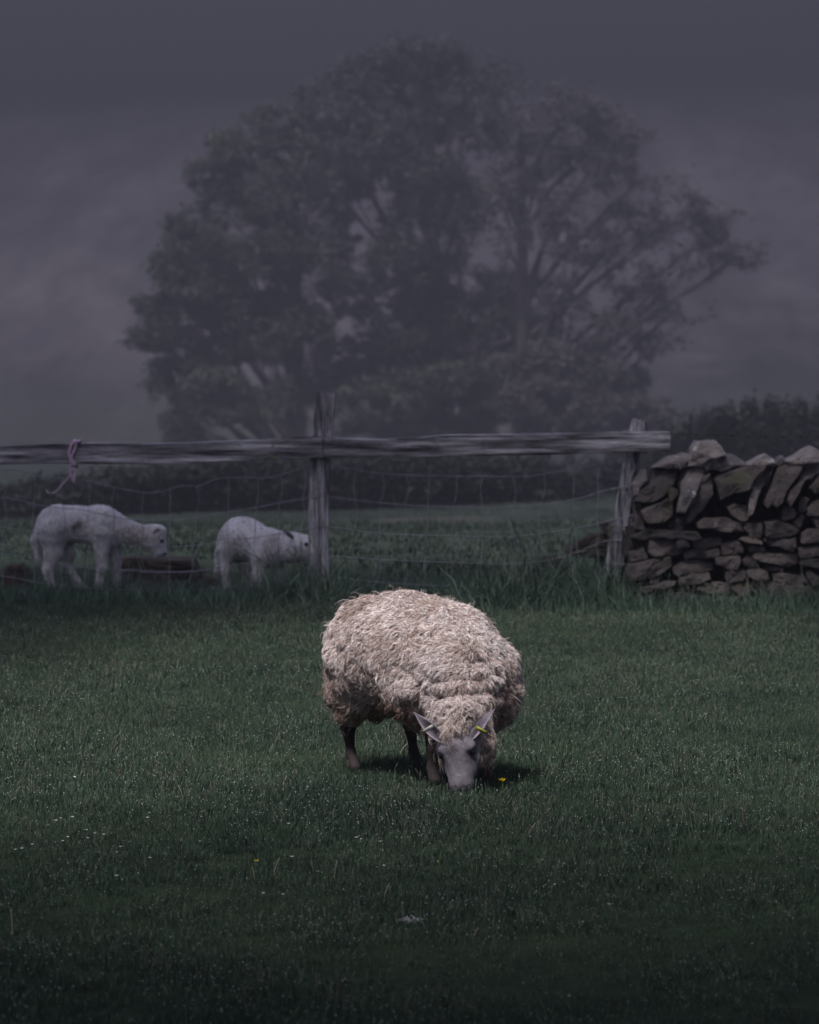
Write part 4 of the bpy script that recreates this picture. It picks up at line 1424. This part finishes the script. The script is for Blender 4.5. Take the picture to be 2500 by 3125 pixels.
tree('pale twiggy tree with bare rising branches on the right of the clump', 1610, [
    (1600, 330, 120, 80), (1740, 330, 130, 80), (1880, 400, 120, 70), (1650, 480, 120, 80), (1800, 520, 140, 80), (1980, 520, 120, 70), (2080, 640, 110, 60), (2200, 700, 100, 60), (2270, 780, 80, 50), (1930, 680, 140, 70), (2120, 800, 120, 60), (1800, 760, 130, 70),
    (1950, 860, 120, 60), (1700, 650, 100, 80), (1550, 560, 100, 90), (2080, 930, 110, 60), (1860, 1000, 120, 60), (1560, 740, 80, 80), (2000, 1060, 100, 50), (1720, 900, 90, 70)], 'grey', 'bark_pale', 430, .15, .36, 31, .32, 0, twigs=7)
tree('slender pale tree leaning behind the twiggy one', 1740, [
    (1540, 880, 80, 70), (1640, 1010, 90, 60), (1780, 1100, 100, 60), (1560, 1090, 80, 60), (1900, 1160, 90, 50), (1500, 1000, 70, 70)], 'grey', 'bark_pale', 650, .14, .22, 41, .1, 6, twigs=5)
for k, (lab, tx, bl, fol) in enumerate((
        ('low bright green bush at the foot of the hazy clump', 1330, [(1130, 1230, 110, 60), (1280, 1200, 120, 70), (1400, 1160, 110, 60), (1250, 1300, 150, 60), (1480, 1240, 90, 60), (1050, 1290, 90, 50), (1400, 1310, 120, 50)], 'green'),
        ('grey bush below the twiggy tree', 1740, [(1560, 1150, 90, 80), (1640, 1220, 110, 70), (1680, 1110, 100, 70), (1770, 1230, 100, 60), (1830, 1150, 90, 60), (1960, 1260, 110, 60), (1700, 1310, 130, 60), (1850, 1280, 90, 50)], 'grey'),
        ('small dark bush under the leftmost leaf tiers', 580, [(560, 1300, 60, 60), (600, 1370, 70, 55), (520, 1370, 50, 45)], 'dark'))):
    tree(lab, tx, bl, fol, 'bark', 900, .15, .1, 51 + k, .0, -9 - k, 'leafy_bush', 'bushes below the hazy trees')


def hedge(label, line, depth, seed, Ys, name='hedge'):
    rs = random.Random(seed)
    blobs, stems = [], []
    line = np.array(line, float)
    n = 90
    xs_ = np.interp(np.linspace(0, 1, n), np.linspace(0, 1, len(line)), line[:, 0])
    tops = np.interp(xs_, line[:, 0], line[:, 1])
    yv = np.interp(xs_, line[:, 0], Ys)
    for x, t, Y in zip(xs_, tops, yv):
        s = F_PX / Y
        wx = at(x, 1500, Y)[0]
        g = float(terrain(wx, Y))
        zt = at(x, t + rs.uniform(-22, 16), Y)[2]
        hgt = max(.4, zt - g)
        r = (xs_[1] - xs_[0]) / s * rs.uniform(1.6, 2.4)
        for f in np.arange(.25, 1.0, .35):
            blobs.append((np.array((wx + rs.uniform(-.2, .2), Y + rs.uniform(-.4, .4), g + hgt * f)), (r, .7, hgt * .3)))
        stems.append(tube([(wx, Y, g - .1), (wx + rs.uniform(-.2, .2), Y, g + hgt * .7)], np.array((.06, .02)), 5))
    root = empty(name, (float(at(line[:, 0].mean(), 1500, np.mean(Ys))[0]), float(np.mean(Ys)), float(terrain(0, np.mean(Ys)))))
    tag(root, label, 'hedge')
    for sv_, sf_ in stems[::3]:
        part('stem', sv_, sf_, M['bark'], root)
    V, F, tone = leaf_cloud(blobs, depth * 1.6, .06, seed, -.3, .3)
    part('foliage', V, F, FOL['hedge'], root, smooth=False, cols=np.repeat(tone[:, None], 3, 1))


hedge('long dark hedge running behind the wire netting', [(-500, 1530), (0, 1505), (300, 1470), (600, 1440), (900, 1425), (1250, 1420), (1500, 1428), (1720, 1450)], 420, 61, [92, 94, 97, 99, 100, 102, 104, 106])
hedge('tall dark hedge above the stone wall at right', [(1800, 1440), (1950, 1380), (2100, 1320), (2250, 1285), (2400, 1275), (2700, 1260), (3000, 1240)], 420, 63, [108, 110, 112, 113, 114, 115, 116])

# ------------------------------------------------------------------ grass
def blade_mesh(n, rad, hmin, hmax, width, seed, lean=.35, dew=0, seedheads=0, pale=.06):
    rs = np.random.default_rng(seed)
    V, F, C, MI = [], [], [], []
    k = 0
    for _ in range(n):
        a, rr = rs.random() * 6.283, rad * math.sqrt(rs.random())
        b = np.array((rr * math.cos(a), rr * math.sin(a), -.01))
        h = hmin + (hmax - hmin) * rs.random() ** 1.6
        az = rs.random() * 6.283
        ln = abs(rs.normal()) * lean + .08
        d = np.array((math.cos(az), math.sin(az), 0))
        wv = np.array((-math.sin(az + rs.normal() * .5), math.cos(az + rs.normal() * .5), 0)) * width * (.6 + .8 * rs.random())
        p1 = b + d * ln * h * .35 + (0, 0, h * .55)
        p2 = b + d * ln * h * 1.0 + (0, 0, h * (1 - .25 * ln))
        V += [b - wv, b + wv, p1 - wv * .8, p1 + wv * .8, p2]
        F += [(k, k + 1, k + 3, k + 2), (k + 2, k + 3, k + 4)]
        c = np.array((1, 1, 1.)) * (.65 + .7 * rs.random())
        q = rs.random()
        if q < pale:
            c = c * np.array((2.6, 2.2, 2.4))
        elif q < pale + .10:
            c = c * np.array((1.0, 1.45, 1.55))
        C += [c * .8, c * .8, c, c, c * 1.1]
        MI += [0, 0]
        k += 5
        if dew and rs.random() < dew:
            r = .0012 + .0014 * rs.random()
            o = p2 + rs.normal(size=3) * .004
            V += [o + np.array(e) * r for e in ((1, 0, 0), (-1, 0, 0), (0, 1, 0), (0, -1, 0), (0, 0, 1), (0, 0, -1))]
            F += [(k + x, k + y, k + z) for x, y, z in ((0, 2, 4), (2, 1, 4), (1, 3, 4), (3, 0, 4), (2, 0, 5), (1, 2, 5), (3, 1, 5), (0, 3, 5))]
            C += [np.ones(3)] * 6
            MI += [1] * 8
            k += 6
    for _ in range(seedheads):
        a, rr = rs.random() * 6.283, rad * math.sqrt(rs.random())
        b = np.array((rr * math.cos(a), rr * math.sin(a), 0))
        h = hmax * (1.0 + .5 * rs.random())
        d = np.array((rs.normal() * .25, rs.normal() * .25, 1)) * h
        vv, ff = tube([b, b + d * .5, b + d * .9, b + d], np.array((.0008, .0007, .0022, .0006)), 4)
        V += list(vv)
        F += [tuple(i + k for i in f) for f in ff]
        C += [np.array((2.4, 1.7, 1.9))] * len(vv)
        MI += [0] * len(ff)
        k += len(vv)
    return np.array(V), F, np.array(C), MI


def tuft_collection(name, kinds, mats):
    c = bpy.data.collections.new(name)
    for i, kw in enumerate(kinds):
        V, F, C, MI = blade_mesh(**kw)
        me = mesh_data(f'{name}_{i}', V, F, mats, True, C, None, MI)
        c.objects.link(bpy.data.objects.new(f'{name}_{i:02d}', me))
    return c


def scatter(name, P, scale, coll, n_kinds, label, seed, tilt=.12):
    rs = np.random.default_rng(seed)
    n = len(P)
    me = bpy.data.meshes.new(name)
    me.vertices.add(n)
    me.vertices.foreach_set('co', np.asarray(P, dtype=np.float32).ravel())
    a = me.attributes.new('rot', 'FLOAT_VECTOR', 'POINT')
    rot = np.stack((rs.normal(size=n) * tilt, rs.normal(size=n) * tilt, rs.random(n) * 6.283), -1).astype(np.float32)
    a.data.foreach_set('vector', rot.ravel())
    a = me.attributes.new('scl', 'FLOAT', 'POINT')
    a.data.foreach_set('value', np.asarray(scale, dtype=np.float32))
    a = me.attributes.new('pick', 'INT', 'POINT')
    a.data.foreach_set('value', rs.integers(0, n_kinds, n).astype(np.int32))
    o = obj(name, me)
    ng = bpy.data.node_groups.new(name + '_scatter', 'GeometryNodeTree')
    ng.interface.new_socket('Geometry', in_out='INPUT', socket_type='NodeSocketGeometry')
    ng.interface.new_socket('Geometry', in_out='OUTPUT', socket_type='NodeSocketGeometry')
    gi, go = ng.nodes.new('NodeGroupInput'), ng.nodes.new('NodeGroupOutput')
    ci = ng.nodes.new('GeometryNodeCollectionInfo')
    ci.inputs['Collection'].default_value = coll
    ci.inputs['Separate Children'].default_value = True
    ci.inputs['Reset Children'].default_value = True
    ip = ng.nodes.new('GeometryNodeInstanceOnPoints')
    ip.inputs['Pick Instance'].default_value = True

    def attr(nm, t):
        q = ng.nodes.new('GeometryNodeInputNamedAttribute')
        q.data_type = t
        q.inputs['Name'].default_value = nm
        return q.outputs['Attribute']
    ng.links.new(gi.outputs[0], ip.inputs['Points'])
    ng.links.new(ci.outputs[0], ip.inputs['Instance'])
    ng.links.new(attr('pick', 'INT'), ip.inputs['Instance Index'])
    ng.links.new(attr('rot', 'FLOAT_VECTOR'), ip.inputs['Rotation'])
    ng.links.new(attr('scl', 'FLOAT'), ip.inputs['Scale'])
    ng.links.new(ip.outputs[0], go.inputs[0])
    md = o.modifiers.new('scatter', 'NODES')
    md.node_group = ng
    tag(o, label, 'grass', kind='stuff')
    return o


def spots(y0, y1, per_m2, margin, seed, edge=.0845):
    rs = np.random.default_rng(seed)
    half = edge * y1 + margin
    n = int((y1 - y0) * 2 * half * per_m2)
    x, y = (rs.random(n) * 2 - 1) * half, y0 + (y1 - y0) * rs.random(n)
    k = np.abs(x) < edge * y + margin
    x, y = x[k], y[k]
    return np.stack((x, y, terrain(x, y)), -1), rs


lawn_kinds = [dict(n=60, rad=.08, hmin=.016, hmax=.040 + .007 * (i % 4), width=.00105, seed=500 + i, lean=.45, dew=.018, seedheads=(1 if i in (2, 6) else 0)) for i in range(8)]
lawn_c = tuft_collection('lawn_tuft', lawn_kinds, [M['grass'], M['dew']])
P, rs = spots(12.2, 31.0, 400, .9, 71)
verge_edge = np.interp(P[:, 0], [-4, -1, 1.5, 3, 5], [30.3, 30.4, 29.6, 28.9, 28.6]) + .25 * noise3(P, 2.0, 5)
k = P[:, 1] < verge_edge + .5
P = P[k]
scl = np.clip(.9 + .25 * noise3(P, 1.1, 12) + .3 * noise3(P, 3.6, 13) + .25 * noise3(P, 9, 14), .6, 1.7)
# cropped and trodden flat where the hooves and muzzle are
for q in (Bp(-.36, -.125, 0), Bp(-.34, .165, 0), Bp(.27, -.105, 0), Bp(.29, .135, 0)):
    dd = np.linalg.norm((P - EWE - q)[:, :2], axis=1)
    scl *= 1 - .15 * np.exp(-(dd / .10) ** 2)
dd = np.linalg.norm((P - EWE - nose - (0, -.12, 0))[:, :2] * (1, .6), axis=1)
scl *= 1 + .5 * np.exp(-(dd / .14) ** 2)
scatter('grass', P, scl, lawn_c, 8, 'short dewy dark green grazed grass covering the foreground pasture', 72)

verge_kinds = [dict(n=30, rad=.09, hmin=.06, hmax=.20 + .02 * (i % 4), width=.0024, seed=600 + i, lean=.6, dew=.02, seedheads=(2 if i in (1, 4) else 0), pale=.13) for i in range(6)]
verge_c = tuft_collection('verge_tuft', verge_kinds, [M['verge'], M['dew']])
P, rs = spots(28.4, 34.5, 85, 1.2, 73)
verge_edge = np.interp(P[:, 0], [-4, -1, 1.5, 3, 5], [30.3, 30.4, 29.6, 28.9, 28.6]) + .25 * noise3(P, 2.0, 5)
k = P[:, 1] > verge_edge
P = P[k]
scl = np.clip(.55 + .28 * noise3(P, 1.6, 15) + .2 * noise3(P, 5, 16), .25, 1.2)
scl *= .6 + .4 * ss(0, 1.0, P[:, 1] - verge_edge[k])
# rank clumps: left of the leaning post, round both posts, along the wall foot
for cx, cy, r_, a_ in ((.75, 31.1, .55, .95), (1.12, 31.3, .35, 1.2), (-.60, 31.3, .3, .7), (-.9, 31.2, .5, .4), (.45, 30.9, .3, .5), (-1.8, 31.3, .7, .25), (1.9, 30.8, .8, .25), (.1, 31.6, .5, .3)):
    scl += a_ * np.exp(-(((P[:, 0] - cx) / r_) ** 2 + ((P[:, 1] - cy) / .5) ** 2))
wallfoot = (P[:, 0] > 1.35) & (P[:, 1] > 31.0)
sheltered = np.where((P[:, 1] > 32.0) & (P[:, 0] < .9), .75, 1.0) * np.where((P[:, 1] > 31.75) & (P[:, 1] < 33.2) & (P[:, 0] < -.65), .7, 1.0)
P, scl = P[~wallfoot], (scl * sheltered)[~wallfoot]
scatter('verge_grass', P, scl, verge_c, 6, 'long rank dark grass along the foot of the fence and wall', 74, .2)

field_kinds = [dict(n=30, rad=.2, hmin=.03, hmax=.09, width=.005, seed=650 + i, lean=.5, pale=.06) for i in range(4)]
field_c = tuft_collection('field_tuft', field_kinds, [M['field'], M['dew']])
P, rs = spots(34, 110, 14, 2, 75)
P = P[((P[:, 0] - .4) / 2.0) ** 2 + ((P[:, 1] - 83) / 13) ** 2 + .5 * noise3(P, .7, 33) > .8]
scatter('field_grass', P, np.clip(.8 + .6 * noise3(P, .8, 19), .3, 2), field_c, 4, 'soft blurred green grass of the field beyond the fence', 76)


# ------------------------------------------------------------------ flowers
def flower(name, px, py, label, group, cat, petals, mat, size, height, seed, centre=None, cup=.5):
    rs = random.Random(seed)
    g = on_ground(px, py + height * F_PX / (F_PX * CAM_H / (py - HORIZON)))
    root = empty(name, g)
    tag(root, label, cat, group)
    lean = np.array((rs.uniform(-.008, .008), rs.uniform(-.008, .008), height))
    V, F = tube([(0, 0, -.01), lean * .5 + (.002, 0, 0), lean], .0014, 5)
    obj('stem', mesh_data('stem', V, F, [M['stem']]), root)
    B = Builder()
    for k in range(petals):
        a = 6.283 * k / petals + rs.uniform(-.15, .15)
        d = np.array((math.cos(a), math.sin(a), 0))
        w = np.array((-math.sin(a), math.cos(a), 0)) * size * (1.9 / petals)
        L = size * rs.uniform(.85, 1.1)
        up = np.array((0, 0, cup))
        c = lean
        B.add([c + w * .3, c - w * .3, c + d * L * .6 + up * L * .5 - w, c + d * L + up * L, c + d * L * .6 + up * L * .5 + w], [(0, 1, 2, 3, 4)])
    V, F = B.get()
    obj('petals', mesh_data('petals', V, F, [mat], False), root)
    if centre:
        V, F = ball(lean + (0, 0, size * .15), (size * .35, size * .35, size * .25), None, 5)
        obj('centre', mesh_data('centre', V, F, [centre]), root)


flower('yellow_flower', 1537, 2388, 'bright yellow open flower in the grass right of the grazing ewe', 'yellow flowers in the pasture', 'flower', 9, M['petal_y'], .016, .05, 1, None, 1.0)
flower('yellow_flower', 776, 2630, 'dull yellow flower in the dark grass at lower left', 'yellow flowers in the pasture', 'flower', 8, M['petal_y'], .010, .03, 2, None, .6)
flower('yellow_flower', 1340, 2630, 'tiny yellow flower in the dark grass below the ewe', 'yellow flowers in the pasture', 'flower', 7, M['petal_y'], .006, .03, 3, None, .6)
Z8 = zoomer(0, 2300, .7246)
dz = Z8([(228, 282), (257, 272), (296, 268), (374, 322), (396, 337), (366, 356), (295, 353), (262, 367), (133, 384), (98, 400), (64, 405), (438, 342), (490, 417), (515, 393), (640, 440), (498, 516), (1210, 297), (1494, 354), (1514, 361), (1614, 473), (1227, 435), (1183, 593), (967, 108), (310, 98), (620, 270), (840, 265), (1106, 590)])
dz += [(1755, 2180), (1795, 2120), (2150, 2350), (2120, 2360), (1850, 2250), (1610, 2130), (2010, 2500), (2380, 2290), (2050, 2030), (1680, 2470), (2250, 2420), (1520, 2530), (2440, 2110), (600, 2060), (380, 2010), (300, 2230), (120, 2170), (850, 2300), (1860, 2760), (1700, 2700), (2300, 2880), (1735, 3040), (1600, 3000), (1920, 2100), (160, 1975), (640, 2190)]
for k, (px, py) in enumerate(dz):
    big = k < 27
    flower('daisy', px, py, 'small white daisy head dotted about the pasture grass', 'white daisies dotted about the pasture', 'daisy', 9, M['petal_w'], random.Random(k).uniform(.006, .0085) if big else random.Random(k).uniform(.004, .006), .028, 900 + k, None, .45)
# stalks of dead grass
for k, (px, py, h, lean) in enumerate(((835, 2680, .07, .02), (778, 2690, .05, -.01), (38, 2870, .10, -.004), (1170, 2760, .07, .02), (1020, 2680, .06, .01), (1440, 2880, .05, .02), (1215, 2310, .09, .09), (860, 2420, .07, .02), (560, 2450, .07, -.02), (1610, 2560, .06, .03))):
    g = on_ground(px, py)
    V, F = tube(smooth_line([(0, 0, -.01), (lean * .3, 0, h * .5), (lean, 0, h)], 5), .0013, 5)
    o = obj('dead_stalk', mesh_data('dead_stalk', V, F, [M['dead']]), None, g)
    tag(o, 'thin pale dead grass stalk standing in the pasture', 'grass stalk', 'dead stalks in the pasture')
# pale tuft of shed wool
g = on_ground(1254, 2828)
B = Builder()
rs = random.Random(8)
for k in range(45):
    a = np.array((rs.gauss(0, .009), rs.gauss(0, .009), abs(rs.gauss(.016, .005))))
    b = a + (rs.gauss(0, .012), rs.gauss(0, .012), rs.gauss(0, .006))
    B.add(*tube(smooth_line([a, (a + b) / 2 + (0, 0, .005), b], 3), .0014, 4))
V, F = B.get()
tag(obj('shed_wool', mesh_data('shed_wool', V, F, [mat_flat('shed_wool', (.4, .39, .41), .95, .1)]), None, g), 'scrap of shed white wool lying in the near grass', 'wool scrap')

# ------------------------------------------------------------------ shade trees added out of view to darken foreground and edges
def added_shade_tree(label, trunk, blobs, seed, dens=190, thin=()):
    rs_ = random.Random(seed)
    base = np.array((trunk[0], trunk[1], 0.0))
    root = empty('added_shade_tree', base)
    tag(root, label, 'tree', 'added shade trees out of view')
    bl = [(np.array(b[:3], float), (b[3], b[3], b[4])) for b in blobs]
    V, F = limbs(base, base + (0, 0, 9.0), [c for c, r in bl], .38, seed, 2)
    part('trunk', V, F, M['bark'], root)
    V, F, tone = leaf_cloud(bl, dens, .24, seed + 1, -.35, .2)
    if thin:
        v2, f2, t2 = leaf_cloud([(np.array(b[:3], float), (b[3], b[3], b[4])) for b in thin], 42, .2, seed + 2, -.2, .1)
        V, F, tone = np.concatenate((V, v2)), np.concatenate((F, f2 + len(V))), np.concatenate((tone, t2))
    part('crown', V, F, FOL['green'], root, smooth=False, cols=np.repeat(tone[:, None], 3, 1))


added_shade_tree('added unseen leafy tree behind the camera shading the foreground', (-5.5, 1.0), [(-6, 1, 9.5, 3.5, 2.0), (-2, 2, 9, 3.6, 2.0), (2.5, 2.5, 9, 3.6, 2.0), (-7, 6.5, 8.5, 2.8, 1.6), (-3, 7, 8.6, 2.8, 1.5), (1, 7, 8.6, 2.8, 1.5), (-1, 4.5, 10.5, 3.5, 1.6), (5, 6, 8.6, 3.0, 1.6), (-6, 9.6, 8.6, 2.0, 1.4), (4.6, 9.0, 9.0, 1.8, 1.2)], 801, 190, [(-5.5 + 1.9 * (i % 6), 9.0 + 1.35 * (i // 6) + .5 * math.sin(i * 2.3), 8.3 + .5 * math.sin(i * 1.7), 1.5 - .12 * (i // 6), .8) for i in range(24)])
added_shade_tree('added unseen leafy tree shading the stone wall and right side', (9.0, 21.0), [(8.5, 21, 9.5, 3.8, 2.2), (5, 24.5, 9, 3.2, 1.8), (6, 18, 8.6, 3.0, 1.7), (2.2, 26.5, 8.6, 2.5, 1.5), (5.5, 28, 9.2, 3.0, 1.7), (4.8, 14.5, 8.6, 2.4, 1.5), (9.5, 26, 9, 3.4, 2.0)], 821, 70)
added_shade_tree('added unseen leafy tree left of the lambs shading the fence', (-9.0, 27.5), [(-8.5, 27, 9.5, 3.6, 2.2), (-5, 28.5, 9, 3.0, 1.8), (-1.6, 28.2, 8.6, 2.3, 1.4), (-6.8, 22.5, 8.8, 2.8, 1.7), (-7.6, 17.5, 8.6, 2.6, 1.6), (-4.2, 25.6, 8.6, 1.9, 1.2)], 841, 58)


# ------------------------------------------------------------------ haze
m = bpy.data.materials.new('valley_haze')
m.use_nodes = True
nt = m.node_tree
nt.nodes.clear()
pv = nt.nodes.new('ShaderNodeVolumePrincipled')
pv.inputs['Color'].default_value = (.54, .505, .60, 1)
pv.inputs['Density'].default_value = HAZE_DENSITY
pv.inputs['Anisotropy'].default_value = 0.6
out = nt.nodes.new('ShaderNodeOutputMaterial')
nt.links.new(pv.outputs[0], out.inputs['Volume'])
x, y0, y1, z0, z1 = 950, -450, 1650, -9, 175
V = [(sx * x, yy, zz) for zz in (z0, z1) for yy in (y0, y1) for sx in (-1, 1)]
F = [(0, 2, 3, 1), (4, 5, 7, 6), (0, 1, 5, 4), (2, 6, 7, 3), (0, 4, 6, 2), (1, 3, 7, 5)]
hz = obj('haze', mesh_data('haze', V, F, [m], False))
tag(hz, 'thin grey violet mist filling the valley', 'haze', kind='stuff')
